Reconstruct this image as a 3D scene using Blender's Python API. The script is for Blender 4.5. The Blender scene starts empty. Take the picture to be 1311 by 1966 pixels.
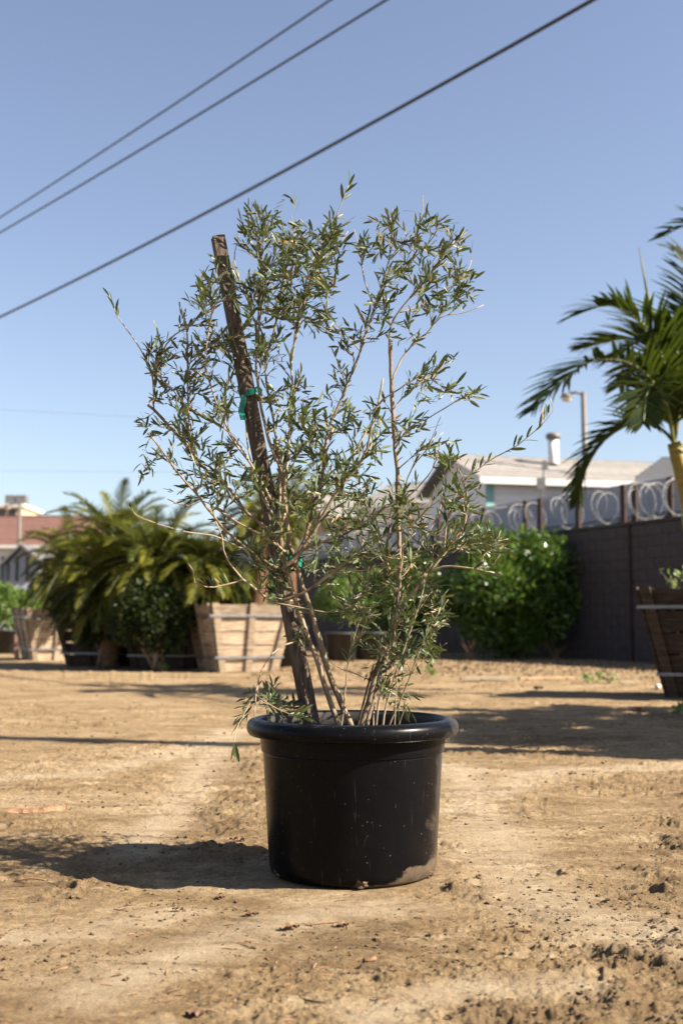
import bpy, math, random
import numpy as np
from mathutils import Vector, Matrix, Quaternion
R = math.radians
sc = bpy.context.scene
C = sc.collection
random.seed(11); rng = np.random.default_rng(11)

# ------------------------------------------------------------------ camera, sky, sun, exposure
CAM_H, F_PX, CX, CY, HOR = 0.68, 2200.0, 655.5, 983.0, 1195.0
PITCH = math.atan((HOR - CY) / F_PX)
cam_d = bpy.data.cameras.new('camera'); cam = bpy.data.objects.new('camera', cam_d); C.objects.link(cam)
cam.location = (0, 0, CAM_H); cam.rotation_euler = (R(90) + PITCH, 0, 0)
cam_d.sensor_width = 36; cam_d.sensor_fit = 'AUTO'; cam_d.lens = F_PX / 1966 * 36
cam_d.clip_start = 0.05; cam_d.clip_end = 3000
cam_d.dof.use_dof = True; cam_d.dof.focus_distance = 3.12; cam_d.dof.aperture_fstop = 3.5
sc.camera = cam

SUN_EL = R(36); SUN_AZ = Vector((1, -0.26, 0)).normalized()
TO_SUN = (SUN_AZ * math.cos(SUN_EL) + Vector((0, 0, math.sin(SUN_EL)))).normalized()
world = bpy.data.worlds.new('World'); sc.world = world; world.use_nodes = True
wn = world.node_tree.nodes; wl = world.node_tree.links; wn.clear()
sky = wn.new('ShaderNodeTexSky'); sky.sky_type = 'NISHITA'; sky.sun_disc = False
sky.sun_elevation = SUN_EL; sky.sun_rotation = math.atan2(TO_SUN.x, TO_SUN.y)
sky.air_density = 1.0; sky.dust_density = 1.0; sky.ozone_density = 1.6; sky.altitude = 50
bg = wn.new('ShaderNodeBackground'); bg.inputs['Strength'].default_value = 0.053
hs = wn.new('ShaderNodeHueSaturation'); hs.inputs['Saturation'].default_value = 0.86; hs.inputs['Value'].default_value = 1.0; hs.inputs['Hue'].default_value = 0.508
wo = wn.new('ShaderNodeOutputWorld')
wl.new(sky.outputs[0], hs.inputs['Color']); wl.new(hs.outputs[0], bg.inputs[0]); wl.new(bg.outputs[0], wo.inputs[0])
sl = bpy.data.lights.new('sun', 'SUN'); sl.energy = 5.0; sl.angle = R(0.53); sl.color = (1.0, 0.90, 0.76)
so = bpy.data.objects.new('sun', sl); C.objects.link(so); so.rotation_euler = (-TO_SUN).to_track_quat('-Z', 'Y').to_euler()
sc.view_settings.view_transform = 'Standard'; sc.view_settings.look = 'None'
sc.view_settings.exposure = 1.85; sc.view_settings.gamma = 1.0; sc.view_settings.use_curve_mapping = False
sc.render.film_transparent = False
sc.cycles.max_bounces = 5; sc.cycles.diffuse_bounces = 1; sc.cycles.transparent_max_bounces = 6

def P(x, y, Y):
    """world point seen at photo pixel (x, y) at world depth Y"""
    a = (x - CX) / F_PX; b = (CY - y) / F_PX
    dy = math.cos(PITCH) - b * math.sin(PITCH); dz = math.sin(PITCH) + b * math.cos(PITCH)
    t = Y / dy
    return Vector((a * t, Y, CAM_H + dz * t))
def G(x, y):
    """ground point at photo pixel"""
    a = (x - CX) / F_PX; b = (CY - y) / F_PX
    dy = math.cos(PITCH) - b * math.sin(PITCH); dz = math.sin(PITCH) + b * math.cos(PITCH)
    t = -CAM_H / dz
    return Vector((a * t, dy * t, 0))

# ------------------------------------------------------------------ materials
def ramp(nt, fac, stops):
    r = nt.nodes.new('ShaderNodeValToRGB'); e = r.color_ramp.elements
    while len(e) < len(stops): e.new(0.5)
    for k, (p, c) in enumerate(stops):
        e[k].position = p; e[k].color = (c[0], c[1], c[2], 1) if not isinstance(c, (int, float)) else (c, c, c, 1)
    nt.links.new(fac, r.inputs[0]); return r.outputs[0]
def noise(nt, vec, scale, detail=5, rough=0.55, dist=0.0):
    n = nt.nodes.new('ShaderNodeTexNoise'); n.inputs['Scale'].default_value = scale
    n.inputs['Detail'].default_value = detail; n.inputs['Roughness'].default_value = rough
    n.inputs['Distortion'].default_value = dist
    if vec is not None: nt.links.new(vec, n.inputs['Vector'])
    return n.outputs[0]
def mapping(nt, src, sx, sy, sz):
    m = nt.nodes.new('ShaderNodeMapping'); m.inputs['Scale'].default_value = (sx, sy, sz)
    nt.links.new(src, m.inputs['Vector']); return m.outputs[0]
def mix(nt, fac, a, b, mode='MIX'):
    m = nt.nodes.new('ShaderNodeMix'); m.data_type = 'RGBA'; m.blend_type = mode
    for s, v in ((m.inputs[0], fac), (m.inputs[6], a), (m.inputs[7], b)):
        if hasattr(v, 'links'): nt.links.new(v, s)
        elif isinstance(v, (int, float)): s.default_value = v
        else: s.default_value = (v[0], v[1], v[2], 1)
    return m.outputs[2]
def math_n(nt, op, a, b=0.0, clamp=False):
    m = nt.nodes.new('ShaderNodeMath'); m.operation = op; m.use_clamp = clamp
    for s, v in ((m.inputs[0], a), (m.inputs[1], b)):
        if hasattr(v, 'links'): nt.links.new(v, s)
        else: s.default_value = v
    return m.outputs[0]
def new_mat(name):
    m = bpy.data.materials.new(name); m.use_nodes = True
    nt = m.node_tree; b = nt.nodes['Principled BSDF']
    tc = nt.nodes.new('ShaderNodeTexCoord')
    return m, nt, b, tc.outputs['Object']
def bump(nt, b, h, strength=0.3, dist=0.01):
    n = nt.nodes.new('ShaderNodeBump'); n.inputs['Strength'].default_value = strength; n.inputs['Distance'].default_value = dist
    nt.links.new(h, n.inputs['Height']); nt.links.new(n.outputs[0], b.inputs['Normal'])
def simple(name, c1, c2, scale=8, rough=0.7, bmp=0.2, stretch=(1, 1, 1), metal=0.0, bdist=0.01, rnd=0.0, spec=0.5):
    m, nt, b, o = new_mat(name)
    c1 = tuple(k * 0.66 for k in c1); c2 = tuple(k * 0.66 for k in c2)
    v = mapping(nt, o, *stretch); n = noise(nt, v, scale, 6, 0.6)
    col = ramp(nt, n, [(0.3, c1), (0.7, c2)])
    if rnd:
        oi = nt.nodes.new('ShaderNodeObjectInfo')
        h = nt.nodes.new('ShaderNodeHueSaturation')
        nt.links.new(math_n(nt, 'MULTIPLY_ADD', oi.outputs['Random'], rnd), h.inputs['Value'])
        h.inputs['Value'].links[0].from_node.inputs[2].default_value = 1 - rnd / 2
        nt.links.new(col, h.inputs['Color']); col = h.outputs[0]
    nt.links.new(col, b.inputs['Base Color'])
    b.inputs['Roughness'].default_value = rough; b.inputs['Metallic'].default_value = metal
    b.inputs['Specular IOR Level'].default_value = spec
    if bmp: bump(nt, b, noise(nt, v, scale * 3, 5, 0.6), bmp, bdist)
    return m
def leaf_mat(name, top_a, top_b, under, tip=None, rough=0.42, trans=0.25, use_attr=True, spec=0.5):
    m, nt, b, o = new_mat(name)
    top_a, top_b, under = [tuple(k * 0.78 for k in c) for c in (top_a, top_b, under)]
    if tip: tip = tuple(k * 0.7 for k in tip)
    if use_attr:
        at = nt.nodes.new('ShaderNodeAttribute'); at.attribute_name = 'tint'; fac = at.outputs['Fac']
    else:
        oi = nt.nodes.new('ShaderNodeObjectInfo'); fac = oi.outputs['Random']
    top = ramp(nt, fac, [(0.0, top_a), (0.85, top_b), (0.93, tip or top_b), (1.0, tip or top_b)])
    un = mix(nt, 0.25, under, top)
    ge = nt.nodes.new('ShaderNodeNewGeometry')
    col = mix(nt, ge.outputs['Backfacing'], top, un)
    nt.links.new(col, b.inputs['Base Color']); b.inputs['Roughness'].default_value = rough
    b.inputs['Specular IOR Level'].default_value = spec
    tr = nt.nodes.new('ShaderNodeBsdfTranslucent'); nt.links.new(mix(nt, 0.5, top, (0.14, 0.2, 0.02)), tr.inputs[0])
    ms = nt.nodes.new('ShaderNodeMixShader'); ms.inputs[0].default_value = trans
    out = nt.nodes['Material Output']
    nt.links.new(b.outputs[0], ms.inputs[1]); nt.links.new(tr.outputs[0], ms.inputs[2]); nt.links.new(ms.outputs[0], out.inputs[0])
    return m

def ground_mat():
    m, nt, b, o = new_mat('dry_tan_dirt')
    v2 = mapping(nt, o, 0.55, 1, 1)
    big = noise(nt, v2, 2.2, 6, 0.62, 0.6); mid = noise(nt, mapping(nt, o, 0.7, 1.2, 1), 9, 7, 0.65, 0.8)
    fine = noise(nt, o, 60, 6, 0.7); grit = noise(nt, o, 260, 3, 0.7)
    col = ramp(nt, big, [(0.32, (0.105, 0.068, 0.033)), (0.45, (0.222, 0.150, 0.076)), (0.55, (0.31, 0.226, 0.130)), (0.66, (0.44, 0.345, 0.225))])
    c2 = ramp(nt, mid, [(0.30, (0.085, 0.052, 0.025)), (0.42, (0.215, 0.145, 0.075)), (0.56, (0.32, 0.232, 0.134)), (0.68, (0.50, 0.395, 0.26))])
    col = mix(nt, 0.55, col, c2)
    col = mix(nt, 0.55, col, ramp(nt, fine, [(0.30, 0.18), (0.5, 0.5), (0.70, 0.80)]), 'OVERLAY')
    col = mix(nt, 0.35, col, ramp(nt, grit, [(0.3, 0.25), (0.5, 0.5), (0.7, 0.75)]), 'OVERLAY')
    col = mix(nt, 1.0, col, (0.90, 0.875, 0.83), 'MULTIPLY')
    # attribute 'loose': darker damp broken soil in the wheel tracks
    at = nt.nodes.new('ShaderNodeAttribute'); at.attribute_name = 'loose'
    col = mix(nt, math_n(nt, 'MULTIPLY', at.outputs['Fac'], 0.38), col, (0.105, 0.066, 0.036))
    at2 = nt.nodes.new('ShaderNodeAttribute'); at2.attribute_name = 'packed'
    col = mix(nt, math_n(nt, 'MULTIPLY', at2.outputs['Fac'], ramp(nt, mid, [(0.35, 0.25), (0.6, 0.8)])), col, (0.42, 0.335, 0.225))
    # sparse pale grit
    vo = nt.nodes.new('ShaderNodeTexVoronoi'); vo.inputs['Scale'].default_value = 55; nt.links.new(o, vo.inputs['Vector'])
    spk = ramp(nt, vo.outputs['Distance'], [(0.0, 1.0), (0.10, 1.0), (0.14, 0.0)])
    gate = ramp(nt, noise(nt, o, 14, 2), [(0.56, 0.0), (0.62, 1.0)])
    col = mix(nt, math_n(nt, 'MULTIPLY', math_n(nt, 'MULTIPLY', spk, gate), 0.6), col, (0.62, 0.52, 0.4))
    nt.links.new(col, b.inputs['Base Color']); b.inputs['Roughness'].default_value = 0.92
    b.inputs['Specular IOR Level'].default_value = 0.2
    h = math_n(nt, 'ADD', math_n(nt, 'MULTIPLY', noise(nt, mapping(nt, o, .8, 1, 1), 42, 9, 0.75), 1.0), math_n(nt, 'MULTIPLY', noise(nt, o, 190, 5, 0.8), 0.6))
    bump(nt, b, h, 1.0, 0.017)
    return m
def pot_mat():
    m, nt, b, o = new_mat('black_nursery_plastic')
    sep = nt.nodes.new('ShaderNodeSeparateXYZ'); nt.links.new(o, sep.inputs[0])
    X, Z = sep.outputs[0], sep.outputs[2]
    n1 = noise(nt, o, 9, 6, 0.6, 0.8); n2 = noise(nt, o, 45, 6, 0.7)
    # dried mud splashed on the right flank and around the foot, rain washed edge
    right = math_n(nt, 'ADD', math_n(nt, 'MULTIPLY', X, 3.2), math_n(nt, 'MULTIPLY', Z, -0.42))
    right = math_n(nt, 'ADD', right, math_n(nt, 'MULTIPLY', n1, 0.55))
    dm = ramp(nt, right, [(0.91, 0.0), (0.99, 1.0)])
    low = math_n(nt, 'ADD', math_n(nt, 'MULTIPLY', Z, -9.0), math_n(nt, 'MULTIPLY', n1, 1.2))
    low = math_n(nt, 'ADD', low, math_n(nt, 'MULTIPLY', X, 1.6))
    lm = ramp(nt, low, [(0.50, 0.0), (0.57, 1.0)])
    dust = math_n(nt, 'MAXIMUM', math_n(nt, 'MULTIPLY', dm, 0.30), math_n(nt, 'MULTIPLY', lm, 0.6))
    dust = math_n(nt, 'MULTIPLY', dust, ramp(nt, n2, [(0.3, 0.55), (0.6, 1.0)]))
    film = math_n(nt, 'MULTIPLY', ramp(nt, noise(nt, mapping(nt, o, 1, 1, 0.25), 14, 6, 0.6), [(0.4, 0.0), (0.75, 1.0)]), 0.012)
    vo = nt.nodes.new('ShaderNodeTexVoronoi'); vo.inputs['Scale'].default_value = 60; nt.links.new(o, vo.inputs['Vector'])
    sp = math_n(nt, 'MULTIPLY', ramp(nt, vo.outputs['Distance'], [(0.0, 1.0), (0.09, 1.0), (0.12, 0.0)]), ramp(nt, noise(nt, o, 8, 3), [(0.47, 0.0), (0.58, 0.6)]))
    scr = noise(nt, mapping(nt, o, 30, 30, 2.5), 2.2, 3, 0.5, 1.5)
    scr = math_n(nt, 'MULTIPLY', ramp(nt, scr, [(0.66, 0.0), (0.70, 1.0)]), 0.16)
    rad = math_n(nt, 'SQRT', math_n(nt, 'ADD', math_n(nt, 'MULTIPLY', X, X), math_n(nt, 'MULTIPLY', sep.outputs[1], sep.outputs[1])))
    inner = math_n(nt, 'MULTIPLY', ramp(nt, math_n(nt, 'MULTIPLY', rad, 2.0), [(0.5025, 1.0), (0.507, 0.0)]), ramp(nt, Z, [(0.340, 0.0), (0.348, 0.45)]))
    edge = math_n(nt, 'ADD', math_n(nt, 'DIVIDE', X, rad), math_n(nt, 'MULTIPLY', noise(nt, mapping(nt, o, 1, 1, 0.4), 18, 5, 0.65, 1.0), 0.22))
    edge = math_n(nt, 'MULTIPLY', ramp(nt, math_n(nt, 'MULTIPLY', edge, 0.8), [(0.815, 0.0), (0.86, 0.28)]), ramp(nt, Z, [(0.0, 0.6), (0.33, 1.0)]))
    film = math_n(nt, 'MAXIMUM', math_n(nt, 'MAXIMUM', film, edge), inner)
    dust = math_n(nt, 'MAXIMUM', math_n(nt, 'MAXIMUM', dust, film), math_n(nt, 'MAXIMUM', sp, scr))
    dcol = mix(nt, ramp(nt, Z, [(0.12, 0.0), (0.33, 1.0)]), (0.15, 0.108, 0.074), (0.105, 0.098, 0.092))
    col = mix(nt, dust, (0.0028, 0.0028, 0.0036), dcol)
    nt.links.new(col, b.inputs['Base Color'])
    rr = math_n(nt, 'ADD', math_n(nt, 'MULTIPLY', dust, 0.5), ramp(nt, n2, [(0.3, 0.24), (0.7, 0.36)]))
    nt.links.new(rr, b.inputs['Roughness'])
    b.inputs['Specular IOR Level'].default_value = 0.10
    bump(nt, b, noise(nt, o, 22, 6, 0.6), 0.10, 0.006)
    return m

M = {}
M['ground'] = ground_mat(); M['pot'] = pot_mat()
M['clod'] = simple('soil_clod', (0.09, 0.056, 0.030), (0.24, 0.165, 0.10), 60, 0.95, 0.6, spec=0.1)
M['soil'] = simple('potting_soil', (0.015, 0.010, 0.007), (0.06, 0.04, 0.025), 60, 0.95, 1.0, spec=0.1)
M['bark'] = simple('olive_bark', (0.15, 0.10, 0.062), (0.45, 0.345, 0.235), 45, 0.85, 0.6, (1, 1, 0.5), bdist=0.004, spec=0.2)
M['twig'] = simple('olive_twig', (0.27, 0.19, 0.115), (0.55, 0.44, 0.30), 30, 0.75, 0.2, bdist=0.002, spec=0.25)
M['darktwig'] = simple('dead_twig', (0.05, 0.035, 0.02), (0.12, 0.08, 0.05), 40, 0.8, 0.2, spec=0.2)
M['leaf'] = leaf_mat('olive_leaf', (0.016, 0.040, 0.011), (0.120, 0.150, 0.048), (0.140, 0.158, 0.085), (0.32, 0.18, 0.07), rough=0.42, trans=0.14, spec=0.30)
M['leaf_obj'] = leaf_mat('olive_leaf_single', (0.016, 0.040, 0.011), (0.120, 0.150, 0.048), (0.140, 0.158, 0.085), (0.32, 0.18, 0.07), rough=0.42, trans=0.14, spec=0.30, use_attr=False)
M['stake'] = simple('weathered_stake', (0.05, 0.036, 0.028), (0.22, 0.165, 0.125), 12, 0.85, 0.6, (9, 9, 0.7), bdist=0.004, spec=0.2)
M['tape'] = simple('green_tie_tape', (0.0, 0.20, 0.13), (0.004, 0.28, 0.19), 30, 0.35, 0.3, bdist=0.003)
M['wood'] = simple('box_wood', (0.26, 0.18, 0.115), (0.68, 0.54, 0.39), 5, 0.85, 0.5, (1, 1, 9), rnd=0.55, spec=0.2)
M['strap'] = simple('galvanised_strap', (0.22, 0.22, 0.23), (0.36, 0.36, 0.38), 20, 0.5, 0.1, metal=0.6)
M['palm_d'] = leaf_mat('dark_palm_leaf', (0.006, 0.018, 0.004), (0.045, 0.062, 0.006), (0.03, 0.05, 0.008), (0.34, 0.26, 0.03), rough=0.6, trans=0.22, spec=0.15)
M['palm_y'] = leaf_mat('date_palm_leaf', (0.016, 0.030, 0.004), (0.24, 0.225, 0.014), (0.12, 0.12, 0.02), (0.40, 0.20, 0.03), rough=0.55, trans=0.25, spec=0.25)
M['rachis'] = simple('palm_rachis', (0.10, 0.13, 0.03), (0.24, 0.23, 0.06), 10, 0.5, 0.1)
M['palm_trunk'] = simple('palm_trunk_fibre', (0.10, 0.055, 0.03), (0.34, 0.20, 0.11), 16, 0.9, 0.9, (1, 1, 3), bdist=0.03, spec=0.1)
M['shaft'] = simple('yellow_green_trunk', (0.20, 0.17, 0.025), (0.50, 0.36, 0.05), 5, 0.5, 0.3, (1, 1, 7), bdist=0.01)
M['ficus'] = leaf_mat('glossy_shrub_leaf', (0.026, 0.072, 0.010), (0.15, 0.25, 0.030), (0.09, 0.17, 0.03), (0.22, 0.33, 0.05), rough=0.30, trans=0.25)
M['shrub'] = leaf_mat('small_shrub_leaf', (0.06, 0.13, 0.015), (0.17, 0.26, 0.03), (0.12, 0.20, 0.04), (0.30, 0.36, 0.06), rough=0.5, trans=0.25)
M['block'] = simple('brown_block', (0.095, 0.078, 0.075), (0.130, 0.110, 0.105), 3, 0.95, 0.4, rnd=0.07, spec=0.1)
M['fence'] = simple('pale_corrugated_panel', (0.46, 0.46, 0.52), (0.56, 0.56, 0.62), 1.2, 0.7, 0.0, rnd=0.1)
M['rust'] = simple('rusty_steel', (0.03, 0.015, 0.011), (0.075, 0.034, 0.024), 20, 0.85, 0.3)
M['wire'] = simple('galvanised_wire', (0.36, 0.36, 0.36), (0.60, 0.60, 0.58), 40, 0.6, 0.0)
M['white'] = simple('white_siding', (0.86, 0.83, 0.80), (0.98, 0.95, 0.92), 1.5, 0.7, 0.05, rnd=0.08)
M['trim'] = simple('white_trim', (0.74, 0.73, 0.70), (0.8, 0.79, 0.77), 3, 0.6, 0.0)
M['teal'] = simple('teal_corner_board', (0.20, 0.42, 0.40), (0.27, 0.50, 0.47), 3, 0.6, 0.0)
M['shingle'] = simple('grey_shingle', (0.24, 0.22, 0.205), (0.36, 0.335, 0.31), 4, 0.95, 0.4, rnd=0.22)
M['brownroof'] = simple('red_brown_shingle', (0.15, 0.068, 0.050), (0.215, 0.105, 0.08), 4, 0.95, 0.4, rnd=0.18)
M['tan'] = simple('tan_stucco', (0.60, 0.42, 0.25), (0.70, 0.52, 0.33), 2, 0.9, 0.1)
M['grey'] = simple('grey_metal', (0.16, 0.155, 0.15), (0.26, 0.25, 0.245), 8, 0.55, 0.1, metal=0.3)
M['pole_metal'] = simple('weathered_lamp_pole', (0.13, 0.11, 0.10), (0.21, 0.18, 0.16), 8, 0.6, 0.1)
M['cable'] = simple('black_cable', (0.02, 0.02, 0.024), (0.035, 0.035, 0.04), 8, 0.6, 0.0)
M['glass'] = simple('dark_window', (0.02, 0.022, 0.03), (0.04, 0.045, 0.055), 2, 0.1, 0.0)
M['lamp'] = simple('frosted_lamp_glass', (0.75, 0.62, 0.5), (0.85, 0.74, 0.62), 4, 0.3, 0.0)
M['pinkstake'] = simple('faded_orange_paint', (0.62, 0.30, 0.20), (0.72, 0.38, 0.27), 9, 0.8, 0.1)
M['lath'] = simple('pale_lath_wood', (0.55, 0.44, 0.30), (0.72, 0.62, 0.47), 8, 0.8, 0.3, (1, 1, 1), spec=0.2)
M['lath_tan'] = simple('tan_lath_wood', (0.42, 0.29, 0.16), (0.55, 0.40, 0.24), 8, 0.8, 0.3, spec=0.2)
M['barkpiece'] = simple('reddish_bark', (0.22, 0.115, 0.065), (0.46, 0.28, 0.17), 25, 0.85, 0.6, (1, 3, 1), spec=0.1)
M['deadleaf'] = simple('dry_leaf', (0.14, 0.08, 0.05), (0.34, 0.215, 0.135), 30, 0.8, 0.3, rnd=0.5, spec=0.2)
M['orange'] = simple('orange_plastic', (0.75, 0.12, 0.02), (0.85, 0.18, 0.03), 20, 0.5, 0.1)
M['utility'] = simple('utility_pole_wood', (0.10, 0.06, 0.04), (0.20, 0.13, 0.08), 8, 0.9, 0.4, (6, 6, 0.6))

# ------------------------------------------------------------------ mesh helpers
class MB:
    def __init__(s): s.v = []; s.f = []; s.tint = None
    def add(s, v, f):
        n = len(s.v); s.v.extend([tuple(p) for p in v]); s.f.extend([tuple(i + n for i in q) for q in f])
    def box(s, c, size, mat=None):
        x, y, z = [k / 2 for k in size]
        v = [Vector((a * x, b * y, d * z)) for d in (-1, 1) for (a, b) in ((-1, -1), (1, -1), (1, 1), (-1, 1))]
        if mat: v = [mat @ p for p in v]
        c = Vector(c); s.add([p + c for p in v], BOXF)
    def hexa(s, v8): s.add(v8, BOXF)
    def tube(s, pts, rads, n=6, cap=True):
        pts = [Vector(p) for p in pts]; V = []; F = []
        up = None
        for i, p in enumerate(pts):
            t = (pts[min(i + 1, len(pts) - 1)] - pts[max(i - 1, 0)])
            if t.length < 1e-9: t = Vector((0, 0, 1))
            t.normalize()
            if up is None: up = t.orthogonal().normalized()
            up = (up - t * up.dot(t))
            if up.length < 1e-6: up = t.orthogonal()
            up.normalize(); w = t.cross(up)
            r = rads[i] if hasattr(rads, '__len__') else rads
            for k in range(n):
                a = 2 * math.pi * k / n; V.append(p + (up * math.cos(a) + w * math.sin(a)) * r)
        for i in range(len(pts) - 1):
            for k in range(n):
                k2 = (k + 1) % n; F.append((i * n + k, i * n + k2, (i + 1) * n + k2, (i + 1) * n + k))
        if cap:
            F.append(tuple(reversed(range(n)))); F.append(tuple(range((len(pts) - 1) * n, len(pts) * n)))
        s.add(V, F)
    def lathe(s, prof, n=64, c=(0, 0, 0)):
        c = Vector(c); V = []; F = []
        for r, z in prof:
            for k in range(n):
                a = 2 * math.pi * k / n; V.append(c + Vector((r * math.cos(a), r * math.sin(a), z)))
        for i in range(len(prof) - 1):
            for k in range(n):
                k2 = (k + 1) % n; F.append((i * n + k, i * n + k2, (i + 1) * n + k2, (i + 1) * n + k))
        s.add(V, F)
    def mesh(s, name, mat, smooth=False):
        me = bpy.data.meshes.new(name); me.from_pydata(s.v, [], s.f)
        if mat: me.materials.append(mat)
        if smooth: me.polygons.foreach_set('use_smooth', [True] * len(me.polygons))
        if s.tint is not None:
            a = me.attributes.new('tint', 'FLOAT', 'POINT'); a.data.foreach_set('value', s.tint)
        me.update(); return me
    def build(s, name, mat, parent=None, smooth=False, kind=None):
        o = bpy.data.objects.new(name, s.mesh(name, mat, smooth)); C.objects.link(o)
        if parent: o.parent = parent; o.matrix_parent_inverse = Matrix.Identity(4); 
        if parent: fix(o, parent)
        if kind: o['kind'] = kind
        return o
BOXF = [(3, 2, 1, 0), (4, 5, 6, 7), (0, 1, 5, 4), (1, 2, 6, 5), (2, 3, 7, 6), (3, 0, 4, 7)]
LOCAL = set()
def world_of(o):
    return (world_of(o.parent) @ o.matrix_parent_inverse if o.parent else Matrix.Identity(4)) @ o.matrix_basis
def fix(o, parent):
    """geometry was written in world space: keep it there under its parent (unless the parent is a local prototype)"""
    root = parent
    while root.parent: root = root.parent
    if root.name in LOCAL: return
    o.matrix_parent_inverse = world_of(parent).inverted()
def tag(o, label, cat, group=None, kind=None):
    o['label'] = label; o['category'] = cat
    if group: o['group'] = group
    if kind: o['kind'] = kind
    return o
def empty(name, loc, label, cat, group=None, local=False, rz=0):
    o = bpy.data.objects.new(name, None); C.objects.link(o); o.location = loc; o.rotation_euler.z = rz; o.empty_display_size = 0.1
    if local: LOCAL.add(o.name)
    return tag(o, label, cat, group)
KIDS = {}
def kids(o): return [c for c in bpy.data.objects if c.parent == o]
def copy_tree(o, loc, rz=0, label=None, scale=None):
    ch = [(c, kids(c)) for c in kids(o)]
    r = o.copy(); C.objects.link(r); r.location = loc; r.rotation_euler.z = rz
    if label: r['label'] = label
    if scale: r.scale = scale
    for c, gs in ch:
        n = c.copy(); C.objects.link(n); n.parent = r
        for g in gs:
            q = g.copy(); C.objects.link(q); q.parent = n
    return r
def spline(pts, step):
    """Catmull-Rom resample"""
    pts = [Vector(p) for p in pts]
    if len(pts) == 2: pts = [pts[0], (pts[0] + pts[1]) / 2, pts[1]]
    out = []; n = len(pts)
    for i in range(n - 1):
        p0 = pts[max(i - 1, 0)]; p1 = pts[i]; p2 = pts[i + 1]; p3 = pts[min(i + 2, n - 1)]
        k = max(1, int((p2 - p1).length / step))
        for j in range(k):
            t = j / k
            out.append(0.5 * ((2 * p1) + (p2 - p0) * t + (2 * p0 - 5 * p1 + 4 * p2 - p3) * t * t + (3 * p1 - p0 - 3 * p2 + p3) * t ** 3))
    out.append(pts[-1]); return out
def rvec():
    while True:
        v = Vector((random.uniform(-1, 1), random.uniform(-1, 1), random.uniform(-1, 1)))
        if 0.05 < v.length < 1: return v.normalized()

# ------------------------------------------------------------------ ground relief
def hash2(ix, iy, seed):
    n = (ix.astype(np.int64) * 374761393 + iy.astype(np.int64) * 668265263 + seed * 1442695041) & 0xffffffff
    n = ((n ^ (n >> 13)) * 1274126177) & 0xffffffff
    return ((n ^ (n >> 16)) & 0xffff) / 65535.0
def vnoise(x, y, seed):
    ix = np.floor(x); iy = np.floor(y); fx = x - ix; fy = y - iy
    u = fx * fx * fx * (fx * (fx * 6 - 15) + 10); v = fy * fy * fy * (fy * (fy * 6 - 15) + 10)
    a = hash2(ix, iy, seed); b = hash2(ix + 1, iy, seed); c = hash2(ix, iy + 1, seed); d = hash2(ix + 1, iy + 1, seed)
    return (a * (1 - u) + b * u) * (1 - v) + (c * (1 - u) + d * u) * v - 0.5
def fbm(x, y, s, oct, seed, gain=0.5):
    r = 0; a = 1
    for k in range(oct):
        ca, sa = math.cos(0.9 * k), math.sin(0.9 * k)
        r = r + a * vnoise((x * ca - y * sa) / s, (x * sa + y * ca) / s, seed + k); s *= 0.5; a *= gain
    return r
POTC = G(677, 1673); POT = Vector((POTC.x, POTC.y, 0)); D0 = POT.y
def seg_dist(x, y, pts):
    d = np.full_like(x, 1e9)
    for a, b in zip(pts[:-1], pts[1:]):
        vx, vy = b.x - a.x, b.y - a.y; L = vx * vx + vy * vy
        t = np.clip(((x - a.x) * vx + (y - a.y) * vy) / L, 0, 1)
        d = np.minimum(d, np.hypot(x - a.x - t * vx, y - a.y - t * vy))
    return d
TRACKS = [([G(505, 1440), G(470, 1520), G(420, 1590), G(330, 1640)], 0.10, 1.0),
          ([G(1340, 1480), G(1290, 1600), G(1240, 1720), G(1290, 1850), G(1330, 1960)], 0.13, 1.0),
          ([G(1330, 1770), G(1180, 1860), G(1050, 1910), G(960, 1960)], 0.11, 1.0),
          ([G(-20, 1770), G(90, 1735), G(160, 1700)], 0.08, 0.8),
          ([G(860, 1700), G(960, 1730), G(1080, 1760), G(1311, 1720)], 0.06, 0.7),
          ([G(-60, 1560), G(60, 1590), G(190, 1580)], 0.09, 0.6)]
def ruts(x, y):
    m = np.zeros_like(x)
    for pts, w, s in TRACKS: m = np.maximum(m, s * np.exp(-(seg_dist(x, y, pts) / w) ** 2))
    return m
PALE = [([G(180, 1900), G(330, 1840), G(470, 1785), G(620, 1745), G(760, 1740)], 0.09), ([G(-40, 1500), G(150, 1490), G(330, 1450), G(470, 1400)], 0.13),
        ([G(870, 1470), G(930, 1560), G(960, 1650), G(1060, 1740), G(1240, 1800), G(1400, 1830)], 0.12), ([G(870, 1560), G(1050, 1480), G(1350, 1470)], 0.12),
        ([G(-50, 1800), G(150, 1790), G(330, 1750)], 0.07), ([G(700, 1960), G(900, 1900), G(1100, 1890)], 0.07), ([G(260, 1640), G(330, 1560), G(400, 1470), G(430, 1400)], 0.10)]
def packed(x, y):
    m = np.zeros_like(x)
    for pts, w in PALE: m = np.maximum(m, np.exp(-(seg_dist(x, y, pts) / w) ** 2))
    return m
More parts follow.
